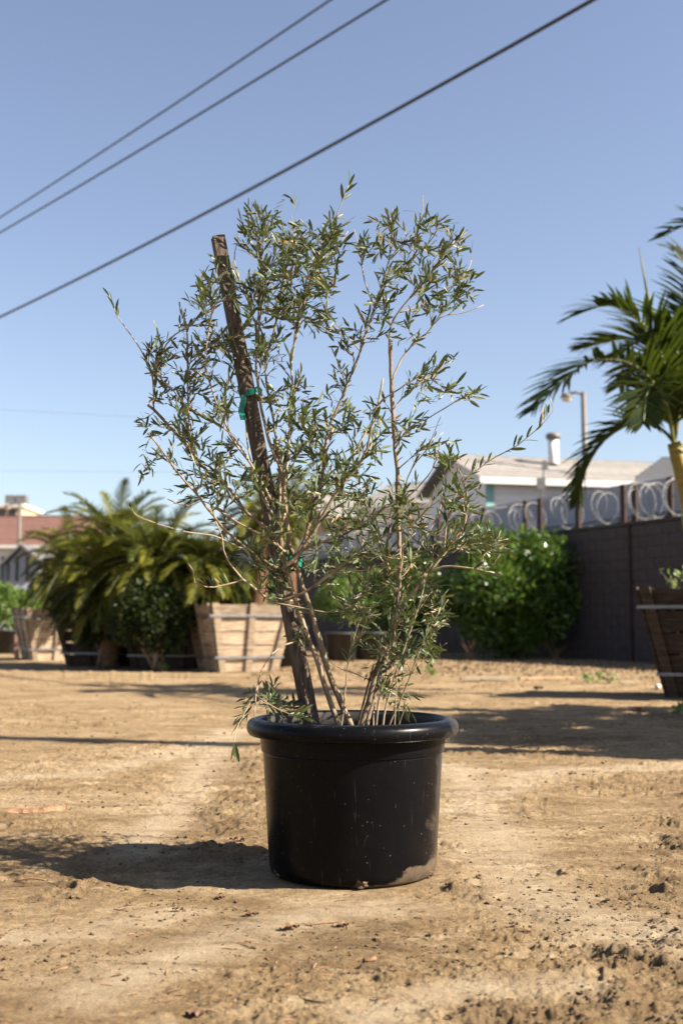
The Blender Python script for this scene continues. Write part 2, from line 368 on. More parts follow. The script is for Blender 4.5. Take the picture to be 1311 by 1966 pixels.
def relief(x, y):
    rough = ruts(x, y) * np.clip(0.5 + 1.8 * fbm(x, y, 0.12, 2, 71), 0, 1)
    patch = np.clip(fbm(x, y, 0.55, 3, 41) * 3.2 + 0.35, 0, 1)
    h = 0.018 * fbm(x, y, 1.5, 2, 3) + 0.011 * fbm(x * 0.8, y, 0.30, 3, 9)
    rd = 0.5 - np.abs(fbm(x * 0.8, y, 0.085, 3, 17))           # scuffed crust edges
    h = h + 0.0050 * (rd ** 3) * 4 * (0.15 + 0.85 * patch) + 0.0078 * fbm(x * 0.85, y, 0.040, 4, 23, 0.78) * (0.45 + patch)
    st = fbm(x * 0.6, y, 0.10, 3, 53); h = h + 0.0075 * np.clip((st - 0.08) * 20, 0, 1) * patch - 0.006 * np.clip((vnoise(x / 0.028, y / 0.020, 113) - 0.36) * 12, 0, 1) * np.clip(patch * 1.6 - 0.2, 0, 1)    # flaked crust steps
    h = h + rough * (0.026 * fbm(x, y, 0.07, 4, 31, 0.65) + 0.004)
    lug = np.clip(np.sin((y * 0.9 + x * 0.5) * 95 + 2 * fbm(x, y, 0.3, 2, 5)) * 3, -1, 1)
    h = h + rough * 0.0060 * lug
    r = np.hypot(x - POT.x, y - POT.y)
    flat = np.clip((r - 0.22) / 0.12, 0, 1); h = h * flat
    h = h + 0.008 * np.exp(-((r - 0.30) / 0.045) ** 2) * np.clip((x - POT.x) / 0.25, 0, 1) * (0.6 + 2 * fbm(x, y, 0.05, 3, 77))
    h = h * (1 - 0.45 * packed(x, y))
    fade = np.clip(1.4 - np.abs(y) / 60, 0.15, 1)
    return h * fade, rough
def Hs(x, y):
    h, _ = relief(np.array([x], float), np.array([y], float)); return float(h[0])

inv = np.linspace(1 / 1.45, 1 / 14.0, 760); rows = list(1 / inv) + [16, 18, 21, 25, 30, 36, 45, 60, 90, 150, 300, 900]
rows = [-30.0, -2.0, 0.3, 0.8, 1.2] + rows
us = list(np.linspace(-0.44, 0.44, 800)); us = [-40, -12, -4, -2, -1.2, -0.8, -0.6, -0.5] + us + [0.5, 0.6, 0.8, 1.2, 2, 4, 12, 40]
RW = np.array(rows); US = np.array(us)
sx = np.maximum(np.abs(RW), 1.2)
GX = US[None, :] * sx[:, None]; GY = np.repeat(RW[:, None], len(US), 1)
GH, GR = relief(GX, GY)
nr, nc = GX.shape
me = bpy.data.meshes.new('ground')
co = np.stack([GX, GY, GH], -1).reshape(-1, 3).astype(np.float32)
ii = np.arange(nr * nc).reshape(nr, nc)
fa = np.stack([ii[:-1, :-1], ii[:-1, 1:], ii[1:, 1:], ii[1:, :-1]], -1).reshape(-1, 4)
me.vertices.add(nr * nc); me.vertices.foreach_set('co', co.ravel())
me.loops.add(fa.size); me.loops.foreach_set('vertex_index', fa.ravel().astype(np.int32))
me.polygons.add(len(fa)); me.polygons.foreach_set('loop_start', (np.arange(len(fa)) * 4).astype(np.int32))
me.update(calc_edges=True); me.materials.append(M['ground'])
me.polygons.foreach_set('use_smooth', [True] * len(fa))
at = me.attributes.new('loose', 'FLOAT', 'POINT'); at.data.foreach_set('value', GR.ravel().astype(np.float32))
at = me.attributes.new('packed', 'FLOAT', 'POINT'); at.data.foreach_set('value', packed(GX, GY).ravel().astype(np.float32))
go = bpy.data.objects.new('ground', me); C.objects.link(go); go['kind'] = 'structure'
go['label'] = 'dry tan dirt yard with scuffed crust and wheel tracks'

# ------------------------------------------------------------------ block wall, posts, razor wire, corrugated fence (right background)
WA, WB = Vector((8.6, 13.4, 0)), Vector((-7.5, 47.0, 0))
wdir = (WB - WA).normalized(); wnrm = Vector((-wdir.y, wdir.x, 0)) * 1.0       # towards the camera side
if wnrm.y > 0: wnrm = -wnrm
WH = 2.43
def wall_at(px):
    """point on the wall line seen at photo column px"""
    a = (px - CX) / F_PX
    # x = a*y ; WA + t*wdir
    t = (a * WA.y - WA.x) / (wdir.x - a * wdir.y); return WA + wdir * t, t
wall = empty('block_wall', WA, 'long brown concrete block wall in shade topped with coiled wire', 'wall')
L = (WB - WA).length
# courses of blocks: 0.4 x 0.2; singles where they show largest, the rest joined
ang = math.atan2(wdir.y, wdir.x); rot = Matrix.Rotation(ang, 4, 'Z')
bm_ = MB(); bm_.box((0, 0, 0), (0.39, 0.19, 0.19)); blk = bm_.mesh('block', M['block'])
core = MB(); core.box(WA + wdir * L / 2 + Vector((0, 0, WH / 2 - 0.03)), (L, 0.16, WH - 0.06), rot); core.build('mortar_core', M['block'], wall)
rest = MB(); cnt = 0
_, t0 = wall_at(1400); _, t1 = wall_at(1085)
for r_ in range(12):
    z = 0.1 + r_ * 0.2; off = 0.2 * (r_ % 2)
    nb = int(L / 0.4)
    for k in range(nb):
        t = 0.2 + off + k * 0.4
        p = WA + wdir * t + Vector((0, 0, z)) + wnrm * random.uniform(0, 0.006)
        if t0 + 0.2 < t < t1 and cnt < 290:
            o = bpy.data.objects.new('block', blk); C.objects.link(o); o.parent = wall; o.matrix_parent_inverse = world_of(wall).inverted()
            o.location = p; o.rotation_euler.z = ang; cnt += 1
        else: rest.box(p, (0.39, 0.19, 0.19), rot)
rest.build('blocks', M['block'], wall, kind='stuff')
cap = MB()
for k in range(int(L / 0.4)):
    cap.box(WA + wdir * (0.2 + k * 0.4) + Vector((0, 0, WH + 0.012)), (0.392, 0.205, 0.06), rot)
cap.build('cap_blocks', M['block'], wall, kind='stuff')
where = {1199: 'left of the close pair beside the palm trunk', 1221: 'right of the close pair beside the palm trunk', 1111: 'below the drooping palm frond',
         1038: 'right of the pair above the green shrub', 1010: 'left of the pair above the green shrub', 930: 'beside the right edge of the olive foliage',
         842: 'behind the olive foliage, half hidden', 1290: 'nearest the right edge of the photo'}
for px in (1290, 1221, 1199, 1111, 1038, 1010, 930, 842):
    p, t = wall_at(px)
    mb = MB(); hp = 0.70
    q = p - wnrm * 0.0 + Vector((0, 0, WH + 0.045))
    mb.box(q + Vector((0, 0, hp / 2)), (0.12, 0.05, hp), rot); mb.box(q + Vector((0, 0, 0.012)) , (0.2, 0.14, 0.02), rot)
    tag(mb.build('fence_post', M['rust']), 'rusty steel wall post, ' + where[px], 'post', 'steel posts standing on the block wall')
# razor wire coils
coil = empty('razor_wire', WA, 'pale coiled razor wire looping along the top of the block wall', 'razor wire')
nloop = 0
t = t0 - 1.0
while t < 24:
    rr = random.uniform(0.27, 0.36); pitch = random.choice([0.16, 0.25, 0.4, 0.8]); mb = MB(); pts = []
    tilt = random.uniform(-0.35, 0.35)
    for k in range(27):
        a = 2 * math.pi * k / 26 - math.pi / 2
        al = t + pitch * (k / 26 - 0.5)
        pts.append(WA + wdir * (al + tilt * rr * math.sin(a)) + wnrm * (rr * math.cos(a)) + Vector((0, 0, WH + 0.05 + rr + rr * math.sin(a))))
    mb.tube(pts, 0.0055, 5)
    for k in range(0, 26, 2):
        d = (pts[k + 1] - pts[k]).normalized(); mb.box(pts[k], (0.035, 0.003, 0.014), d.to_track_quat('X', 'Z').to_matrix().to_4x4())
    mb.build('loop', M['wire'], coil); t += pitch; nloop += 1
mb = MB()
for hh in (0.28, 0.55):
    mb.tube([WA + wdir * s + Vector((0, 0, WH + 0.045 + hh + 0.01 * math.sin(s * 3))) for s in np.arange(0, L, 0.7)], 0.004, 3)
mb.build('strand', M['wire'], coil)
# rusty drain pipe on the wall
p, t = wall_at(1219); q = p + wnrm * 0.13
mb = MB(); mb.tube([q + Vector((0, 0, 0)), q + Vector((0, 0, 1.2)), q + Vector((0, 0, 2.55))], 0.022, 8)
for z in (0.5, 1.4, 2.2): mb.box(q + Vector((0, 0, z)) - wnrm * 0.015, (0.09, 0.05, 0.03), rot)
tag(mb.build('rusty_pipe', M['rust']), 'thin rusty vertical pipe fixed to the block wall behind the tapered box', 'pipe')
# corrugated fence behind
fen = empty('corrugated_fence', WA - wnrm * 1.0, 'pale grey corrugated metal fence in shade behind the block wall', 'fence')
FH = 3.33; base = WA - wnrm * 1.1; k = 0; s = -2.0
while s < L:
    w_ = 1.1; V = []; F = []; n = 22
    for j in range(n + 1):
        off = 0.014 * math.cos(j * math.pi) ; a = base + wdir * (s + w_ * j / n) + wnrm * off
        V += [a, a + Vector((0, 0, FH + 0.02 * math.sin(k * 2.1)))]
    for j in range(n): F.append((2 * j, 2 * j + 2, 2 * j + 3, 2 * j + 1))
    # give the sheet thickness
    nv = len(V); V += [p - wnrm * 0.004 for p in V]; F += [tuple(reversed([i + nv for i in f])) for f in F[:n]]
    mb = MB(); mb.add(V, F); mb.build('panel', M['fence'], fen); s += w_ + 0.004; k += 1
for zz in (2.75, 3.34):
    mb = MB(); mb.box(base + wdir * L / 2 + Vector((0, 0, zz)) + wnrm * 0.04, (L + 2, 0.04, 0.05), rot); mb.build('rail', M['fence'], fen)

# ------------------------------------------------------------------ houses
def quad_prism(mb, pts, thick):
    """pts: planar polygon (list of Vector), extruded by thick vector"""
    n = len(pts); V = list(pts) + [p + thick for p in pts]
    F = [tuple(reversed(range(n))), tuple(range(n, 2 * n))] + [(i, (i + 1) % n, (i + 1) % n + n, i + n) for i in range(n)]
    mb.add(V, F)
def house(name, label, A, B, depth, zb, ze, zr, wallm, roofm, siding=True, windows=(), corner=None, courses=9, cat='house', overhang=0.35):
    """front eave wall from A to B (ground points), going back by depth; ridge parallel to AB"""
    root = empty(name, A, label, cat)
    d = (B - A).normalized(); nb = Vector((-d.y, d.x, 0)); nb = nb if nb.y > 0 else -nb
    Lh = (B - A).length; a = math.atan2(d.y, d.x); rt = Matrix.Rotation(a, 4, 'Z')
    def q(u, v, z): return A + d * u + nb * v + Vector((0, 0, z))
    mb = MB(); quad_prism(mb, [q(0, 0, zb), q(0, depth, zb), q(0, depth, ze), q(0, depth / 2, zr - 0.06), q(0, 0, ze)], d * Lh); mb.build('wall', wallm, root)
    if siding:
        nS = int((ze - zb) / 0.22)
        for k in range(nS):
            z = zb + (k + 0.5) * (ze - zb) / nS
            if z < 2.4: continue
            mb = MB(); mb.box(q(Lh / 2, -0.012, z), (Lh, 0.02, (ze - zb) / nS - 0.012), rt); mb.build('siding_board', wallm, root)
    slope = math.atan2(zr - ze, depth / 2)
    for side in (0, 1):
        for k in range(courses):
            f0, f1 = k / courses, (k + 1) / courses
            def sp(f): 
                v = -overhang + f * (depth / 2 + overhang); z = ze + (v) * math.tan(slope)
                return v, z
            v0, z0 = sp(f0); v1, z1 = sp(f1 + 0.02)
            if side: v0, v1 = depth - v0, depth - v1
            mb = MB(); lift = 0.045
            mb.hexa([q(-overhang, v0, z0 + lift), q(Lh + overhang, v0, z0 + lift), q(Lh + overhang, v1, z1 + lift - 0.02), q(-overhang, v1, z1 + lift - 0.02),
                     q(-overhang, v0, z0 + lift + 0.03), q(Lh + overhang, v0, z0 + lift + 0.03), q(Lh + overhang, v1, z1 + lift + 0.01), q(-overhang, v1, z1 + lift + 0.01)])
            mb.build('shingle_course', roofm, root)
    mb = MB(); v, z = -overhang, ze - overhang * math.tan(slope)
    mb.box(q(Lh / 2, v - 0.015, z - 0.03), (Lh + 2 * overhang, 0.03, 0.17), rt); mb.build('fascia', M['trim'], root)
    if corner:
        mb = MB(); mb.box(q(0.05, -0.04, (zb + ze) / 2), (0.22, 0.05, ze - zb), rt); mb.build('corner_board', corner, root)
    for (u, z, w, h) in windows:
        mb = MB(); 
        for (du, dz, sw, sh) in ((0, h / 2, w + .16, .08), (0, -h / 2, w + .16, .08), (-w / 2, 0, .08, h - .08), (w / 2, 0, .08, h - .08)):
            mb.box(q(u + du, -0.05, z + dz), (sw, 0.06, sh), rt)
        fr = mb.build('window', M['trim'], root)
        mb = MB(); mb.box(q(u, -0.03, z), (w - .07, 0.02, h - .07), rt); mb.build('pane', M['glass'], fr)
    return root, q
# mobile home with lit front and grey roof
A = P(938, HOR, 30.0); A.z = 0; B = P(1430, HOR, 31.9); B.z = 0
ze = P(938, 914, 30).z; zr = P(1000, 884, 32).z
house('mobile_home', 'low white house with grey shingle roof and teal corner board behind the fence', A, B, 4.6, 0.3, ze, zr + 0.12, M['white'], M['shingle'], corner=M['teal'])
# vent stack on it
v = P(1062, 886, 32.0); mb = MB()
st = empty('roof_vent', v, 'wide capped metal vent stack rising from the grey shingle roof', 'vent')
ztop = P(1062, 832, 32).z; mb.lathe([(0.145, 0), (0.145, ztop - v.z - 0.12), (0.0, ztop - v.z - 0.12)], 20, v + Vector((0, 0, -0.25)) + Vector((0, 0, 0.18))); mb.build('pipe', M['white'], st, True)
mb = MB(); mb.lathe([(0.0, 0.17), (0.16, 0.17), (0.205, 0.12), (0.205, 0.02), (0.16, 0.0), (0.0, 0.0)], 20, Vector((v.x, v.y, ztop - 0.17))); mb.build('cap', M['pole_metal'], st, True)
# small wall lamp / meter mast in front of the roof
m0 = P(1040, 960, 27.5); m1 = P(1044, 884, 27.5); mb = MB(); mb.tube([m0, (m0 + m1) / 2, m1], 0.02, 6); mb.box(P(1038, 928, 27.4), (0.2, 0.14, 0.26)); mb.box(P(1045, 893, 27.4), (0.12, 0.1, 0.2))
tag(mb.build('service_mast', M['grey']), 'small dark meter box and mast in front of the white house wall', 'electric mast')
# neighbour house, corner of roof at right edge
A = P(1262, HOR, 26.0); A.z = 0; B = P(1560, HOR, 24.5); B.z = 0
house('neighbour_house', 'white house with sloping eave cut off by the right edge behind the palm', A, B, 5, 0.3, P(1262, 914, 26).z, P(1262, 880, 28).z, M['white'], M['grey'], siding=True, courses=6, windows=((4, 3.2, 1.2, .8),))
# tan roofed houses behind the olive
A = P(690, HOR, 52.0); A.z = 0; B = P(838, HOR, 50); B.z = 0
house('tan_roof_house', 'distant house with pale tan roof seen through the olive branches', A, B, 7, 0.3, P(700, 968, 51).z, P(700, 928, 54).z, M['white'], M['shingle'], siding=False, courses=7, windows=((1.2, 3.0, 1.0, 1.0), (2.8, 3.0, 1.0, 1.0)))
A = P(560, HOR, 60.0); A.z = 0; B = P(690, HOR, 60); B.z = 0
house('small_distant_house', 'distant beige house left of the tan roofed one, mostly behind the stake', A, B, 7, 0.3, P(600, 985, 60).z, P(600, 945, 63).z, M['tan'], M['shingle'], siding=False, courses=7, windows=((1.5, 3.4, 1.2, 1.0),))
# far left: long brown roof house
A = P(-260, HOR, 62.0); A.z = 0; B = P(190, HOR, 62); B.z = 0
house('long_brown_roof_house', 'long white building under a red brown roof at the left edge', A, B, 9, 0.2, P(0, 1044, 62).z, P(0, 998, 66.5).z + 0.15, M['trim'], M['brownroof'], siding=False, courses=10,
      windows=tuple((2 + 2.6 * k, 2.3, 1.2, 1.3) for k in range(7)))
# tan building further away with roof units
A = P(-170, HOR, 95.0); A.z = 0; B = P(37, HOR, 95); B.z = 0
tb = empty('tan_building', A, 'flat roofed tan building rising behind the brown roof at the left edge', 'building')
zt = P(0, 973, 95).z; mb = MB(); mb.box(((A.x + B.x) / 2, 98, zt / 2), (B.x - A.x, 6, zt)); mb.build('wall', M['tan'], tb)
mb = MB(); mb.box(((A.x + B.x) / 2, 98, zt + 0.1), (B.x - A.x + 0.4, 6.4, 0.3)); mb.build('parapet', M['trim'], tb)
for px in (16, 37):
    c = P(px, 969, 96); mb = MB(); mb.box((c.x, 97, zt + 0.7), (0.8, 1.0, 0.9)); mb.build('roof_unit', M['grey'], tb)
for px in (4, 24):
    c = P(px, 985, 94.9); mb = MB(); mb.box((c.x, 94.97, c.z), (0.55, 0.08, 0.6)); mb.build('window', M['glass'], tb)
# shaded white shed with gable and dark openings
S0 = P(-60, HOR, 44); S0.z = 0; S1 = P(72, HOR, 44); S1.z = 0
sh = empty('gabled_shed', S0, 'white gabled shed in shade with narrow dark openings at left', 'shed')
zE = P(0, 1078, 44).z; zP = P(40, 1050, 44).z; xm = P(40, HOR, 44).x; x0_ = P(12, HOR, 44).x; zlow = P(0, 1082, 44).z
mb = MB(); quad_prism(mb, [Vector((S0.x, 44, 0)), Vector((S1.x, 44, 0)), Vector((S1.x, 44, zE - .1)), Vector((xm, 44, zP)), Vector((x0_, 44, zE - .1)), Vector((S0.x, 44, zE - .1))], Vector((0, 4, 0))); mb.build('wall', M['fence'], sh)
for sgn, xe in ((-1, x0_ - 0.2), (1, S1.x + 0.2)):
    mb = MB(); ze_ = zE - 0.1 - 0.05; quad_prism(mb, [Vector((xe, 43.7, ze_)), Vector((xm, 43.7, zP + 0.02)), Vector((xm, 43.7, zP + 0.12)), Vector((xe, 43.7, ze_ + 0.1))], Vector((0, 4.6, 0))); mb.build('roof', M['grey'], sh)
for px in (6, 17, 34, 54):
    c = P(px, 1092, 44); mb = MB(); mb.box((c.x, 43.97, c.z), (0.12, 0.08, 0.95)); mb.build('opening', M['glass'], sh)

# ------------------------------------------------------------------ lamps
def lamp_post(x, ytop, Y, xarm, label, r=0.07):
    top = P(x, ytop, Y); basep = Vector((top.x + 0.05, Y, 0))
    root = empty('street_lamp', basep, label, 'street lamp', 'lamp posts beyond the yard')
    mb = MB(); mb.tube([basep, (basep + top) / 2, top], [r * 1.25, r, r * 0.85], 10); mb.build('pole', M['pole_metal'], root, True)
    e = P(xarm, ytop + 4, Y); mb = MB(); mb.tube(spline([top - Vector((0, 0, .06)), (top + e) / 2 + Vector((0, 0, 0.03)), e], 0.2), r * 0.45, 6); mb.build('arm', M['pole_metal'], root, True)
    s = 1.25 * Y / 30
    mb = MB(); mb.lathe([(0.0, 0.14), (0.07, 0.13), (0.15, 0.06), (0.165, 0.0), (0.0, 0.0)], 16, e - Vector((0.05, 0, 0.10))); mb.build('hood', M['pole_metal'], root, True)
    mb = MB(); mb.lathe([(0.15, 0.0), (0.13, -0.06), (0.07, -0.11), (0, -0.12)], 16, e - Vector((0.05, 0, 0.101))); mb.build('lens', M['lamp'], root, True)
lamp_post(1119, 753, 31, 1090, 'street lamp with short arm standing behind the houses left of the palm', 0.085)
lamp_post(39, 966, 55, 17, 'thin dark lamp post in front of the long brown roof', 0.08)
b_ = P(135, 1034, 30); mb = MB(); root = empty('globe_lamp', Vector((b_.x, 30, 0)), 'white globe lamp on a thin post among the date palm fronds', 'lamp')
mb.tube([Vector((b_.x, 30, 0)), b_], 0.03, 8); mb.build('post', M['grey'], root, True)
mb = MB(); mb.lathe([(0.0, -0.12), (0.08, -0.09), (0.125, 0), (0.08, 0.09), (0, 0.12)], 16, b_); mb.build('globe', M['trim'], root, True)

# ------------------------------------------------------------------ cables
def cable(p0, p1, zc, r, label, sag=0.25):
    def at(px, py):
        a = (px - CX) / F_PX; b = (CY - py) / F_PX
        dy = math.cos(PITCH) - b * math.sin(PITCH); dz = math.sin(PITCH) + b * math.cos(PITCH); t = (zc - CAM_H) / dz
        return Vector((a * t, dy * t, zc))
    a, b = at(*p0), at(*p1); d = b - a; pts = []
    for k in range(61):
        f = -1.6 + 3.6 * k / 60; p = a + d * f; p.z += sag * ((f - 0.5) ** 2 - 0.25); pts.append(p)
    mb = MB(); mb.tube(pts, r, 6)
    tag(mb.build('overhead_cable', M['cable'], None, True), label, 'cable', 'overhead cables crossing the sky')
cable((0, 609), (1137, 0), 12.2, 0.043, 'thickest black overhead cable, lowest of the three across the sky', 0.7)
cable((0, 447), (741, 0), 13.4, 0.029, 'thinner middle cable of the three across the sky', 0.2)
cable((0, 418), (634, 0), 14.2, 0.026, 'uppermost thin cable of the three across the sky', 0.2)
for (y0, y1, lb) in ((775, 803, 'faint thin distant wire low in the sky, upper of two at left'), (903, 906, 'faint thin distant wire low in the sky, lower of two at left')):
    mb = MB(); pts = [P(x, y0 + (y1 - y0) * (x + 200) / 500 if x < 300 else y1, 80) for x in range(-300, 560, 80)]
    mb.tube(pts, 0.011, 4); tag(mb.build('distant_wire', M['grey'], None), lb, 'wire', 'distant wires')

# ------------------------------------------------------------------ palms
def frond_mesh(rach, Lmax, n, mat_leaf, width=0.03, droop=0.35, vee=0.35, fwd=0.65, tuft=0.5, jitter=0.15, seg=2):
    """rach: smooth list of points. returns (rachis MB, leaflets MB)"""
    rb = MB(); N = len(rach); rb.tube(rach, [0.016 * (1 - 0.85 * k / N) + 0.003 for k in range(N)], 5)
    lb = MB(); tint = []
    bt = random.random() * 0.5
    for i in range(n):
        f = 0.16 + 0.84 * i / (n - 1); k = min(int(f * (N - 1)), N - 2); fr = f * (N - 1) - k
        p = rach[k].lerp(rach[k + 1], fr); t = (rach[k + 1] - rach[k]).normalized()
        side = t.cross(Vector((0, 0, 1)))
        if side.length < 0.2: side = t.cross(Vector((0.3, 1, 0)))
        side.normalize(); upv = side.cross(t).normalized()
        ll = Lmax * (math.sin(math.pi * (0.16 + 0.80 * f)) ** 0.55) * random.uniform(0.85, 1.08)
        for s in (-1, 1):
            d = (t * (fwd + 0.5 * f) + side * s * (1 - 0.35 * f) + upv * (vee + random.uniform(-jitter, jitter)) + rvec() * jitter).normalized()
            w = width * random.uniform(0.8, 1.15); pts = []; cur = Vector(p); dd = Vector(d)
            m = seg + 1
            for j in range(m + 1):
                pts.append(Vector(cur)); cur = cur + dd * ll / m; dd = (dd + Vector((0, 0, -droop)) * (0.6 / m + 0.2)).normalized()
            V = []; F = []
            for j, q in enumerate(pts):
                ww = w * (0.55, 1.0, 0.75, 0.08, 0.05)[j] if m <= 3 else w * (1 - j / m)
                wv = dd.cross(upv); wv = wv.normalized() if wv.length > 0.1 else side
                wv = (wv + upv * 0.3 * s).normalized()
                V += [q - wv * ww / 2, q + wv * ww / 2]
            for j in range(len(pts) - 1): F.append((2 * j, 2 * j + 1, 2 * j + 3, 2 * j + 2))
            lb.add(V, F); tn = min(1, max(0, bt + random.uniform(-0.25, 0.45))); tint += [tn] * len(V)
    lb.tint = tint
    return rb, lb
def palm(root, base, crown, nf, flen, Lmax, nleaf, mat_leaf, trunk_r=0.09, trunk_mat='palm_trunk', width=0.025, low=-0.3, high=1.3, droopf=1.0, extra=(), tb=None):
    mb = MB(); tp = spline([base, base.lerp(crown, 0.5) + Vector((random.uniform(-.04, .04), 0, 0)), crown], 0.12)
    mb.tube(tp, [trunk_r * (1.25 - 0.35 * k / len(tp)) * (1 + 0.06 * (k % 2)) for k in range(len(tp))], 10); mb.build('trunk', M[trunk_mat], root, True)
    for i in range(nf):
        az = 2.399 * i + random.uniform(-0.3, 0.3); el = high + (low - high) * ((i + 0.5) / nf) ** 0.85 + random.uniform(-0.1, 0.1)
        d = Vector((math.cos(az) * math.cos(el), math.sin(az) * math.cos(el), math.sin(el)))
        pts = []; cur = Vector(crown) + d * 0.05; L_ = flen * random.uniform(0.82, 1.1); st = 9
        for j in range(st + 1):
            pts.append(Vector(cur)); cur = cur + d * L_ / st
            d = (d + Vector((0, 0, -1)) * droopf * (0.06 + 0.20 * j / st) * max(0.15, math.hypot(d.x, d.y))).normalized()
        rb, lb = frond_mesh(pts, Lmax, nleaf, mat_leaf, width)
        fr = rb.build('frond', M['rachis'], root); lb.build('leaflets', M[mat_leaf], fr, kind='stuff')
    for pts in extra:
        rb, lb = frond_mesh(pts, Lmax * 1.05, int(nleaf * 1.1), mat_leaf, width)
        fr = rb.build('frond', M['rachis'], root); lb.build('leaflets', M[mat_leaf], fr, kind='stuff')

# ------------------------------------------------------------------ wooden planter boxes
def make_box(loc, rz, label, top=0.61, bot=0.41, hgt=0.93, local=True):
    root = empty('planter_box', loc, label, 'planter box', 'tapered wooden planter boxes', local=True, rz=rz)
    corners = [(-1, -1), (1, -1), (1, 1), (-1, 1)]
    def c(k, f, inset=0.0):
        s = bot + (top - bot) * f - inset; return Vector((corners[k % 4][0] * s, corners[k % 4][1] * s, f * hgt))
    for k in range(4):
        outn = Vector([(0, -1, 0), (1, 0, 0), (0, 1, 0), (-1, 0, 0)][k])
        nP = 5
        for i in range(nP):
            f0, f1 = i / nP + 0.008, (i + 1) / nP - 0.008; g = random.uniform(0, 0.006); th = 0.022
            a0, b0, a1, b1 = c(k, f0), c(k + 1, f0), c(k, f1), c(k + 1, f1)
            e = (b0 - a0).normalized() * (0.001 if k % 2 == 0 else 0.025)
            o_ = outn * g
            V = [a0 + e + o_, b0 - e + o_, b0 - e - outn * th, a0 + e - outn * th, a1 + e + o_, b1 - e + o_, b1 - e - outn * th, a1 + e - outn * th]
            mb = MB(); mb.hexa(V); mb.build('plank', M['wood'], root)
        for u in (0.055, 0.5, 0.945):
            w = 0.045; ba = c(k, 0.0).lerp(c(k + 1, 0.0), u); ta = c(k, 1.015).lerp(c(k + 1, 1.015), u); e = (c(k + 1, 0) - c(k, 0)).normalized() * w
            o1 = outn * 0.009; o2 = outn * 0.034
            mb = MB(); mb.hexa([ba - e + o2, ba + e + o2, ba + e + o1, ba - e + o1, ta - e + o2, ta + e + o2, ta + e + o1, ta - e + o1]); mb.build('batten', M['wood'], root)
    for f in (0.22, 0.83):
        mb = MB(); V = []; h = 0.014
        for k in range(4):
            p = c(k, f, -0.042); V += [p - Vector((0, 0, h)), p + Vector((0, 0, h))]
        for k in range(4):
            p = c(k, f, -0.038); V += [p - Vector((0, 0, h)), p + Vector((0, 0, h))]
        F = []
        for k in range(4):
            a, b = 2 * k, 2 * ((k + 1) % 4); F += [(a, b, b + 1, a + 1), (a + 8 + 1, b + 8 + 1, b + 8, a + 8), (a + 1, b + 1, b + 9, a + 9), (b, a, a + 8, b + 8)]
        mb.add(V, F); mb.build('strap', M['strap'], root)
    mb = MB(); s = bot + (top - bot) * 0.9 - 0.05; mb.box((0, 0, 0.9 * hgt), (2 * s, 2 * s, 0.02)); mb.build('soil', M['soil'], root)
    return root
bx0 = make_box(Vector((P(458, HOR, 16.3).x, 16.3, 0)), R(24), 'front pale wooden box with lit face and dark left side, right of the date palms')
M['old_shade_wood'] = simple('old_wood_shade_tone', (0.035, 0.026, 0.020), (0.12, 0.085, 0.062), 5, 0.9, 0.5, (1, 1, 9), rnd=0.4, spec=0.15)  # old wood, darkened further: shade on the dim boxes put into the colour
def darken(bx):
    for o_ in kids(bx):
        if o_.name.startswith(('plank', 'batten')): o_.material_slots[0].link = 'OBJECT'; o_.material_slots[0].material = M['old_shade_wood']
BX = [bx0]
def box_at(px, Y, rz, label, sc_=1.0):
    p = P(px, HOR, Y); r = copy_tree(bx0, Vector((p.x, Y, 0)), rz, label, (sc_, sc_, sc_)); BX.append(r); return r
box_at(101, 21.0, R(26), 'leftmost wooden box, half lit with a frond shadow across it')
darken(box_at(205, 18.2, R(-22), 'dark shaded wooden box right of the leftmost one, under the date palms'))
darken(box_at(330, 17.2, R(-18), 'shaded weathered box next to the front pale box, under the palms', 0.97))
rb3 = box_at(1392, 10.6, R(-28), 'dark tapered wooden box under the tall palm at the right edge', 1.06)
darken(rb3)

# date palms in and behind the boxes
def dp(px, py, Y, bxp, nf, flen, label, seed, r=0.10, by=None, ncut=0):
    random.seed(seed); c = P(px, py, Y); b = P(bxp, HOR, Y if by is None else by); b.z = 0.80 if by is None else 0.0
    root = empty('date_palm', b, label, 'palm tree', 'date palms at left')
    palm(root, b, c, int(nf * 1.35), flen * 0.93, 0.23, 64, 'palm_y', r, 'palm_trunk', 0.012, low=-0.85, high=1.15, droopf=1.25)
dp(138, 1080, 20.6, 108, 50, 1.10, 'leftmost date palm, growing from the half lit box', 1)
dp(225, 1045, 18.2, 205, 60, 1.30, 'tallest date palm with fronds highest above the dark middle box', 2)
dp(210, 1120, 17.2, 215, 50, 1.15, 'low date palm trailing its fronds over the dark shaded box', 5, by=17.0)
dp(300, 1075, 16.9, 325, 60, 1.25, 'dense date palm over the shaded weathered box', 3)
dp(262, 1130, 17.9, 262, 46, 1.0, 'lowest date palm, its fronds hanging over the shaded boxes', 8, by=17.9)
dp(400, 1085, 16.4, 436, 34, 0.85, 'date palm with a short leaning brown trunk in the front pale box', 4, r=0.12)
dp(505, 985, 16.6, 492, 20, 0.8, 'second palm of the front pale box, behind the olive stake', 6, r=0.11)
dp(560, 960, 24.0, 560, 20, 1.2, 'yellowish palm farther back behind the olive trunk', 7, by=24.0)
random.seed(21)
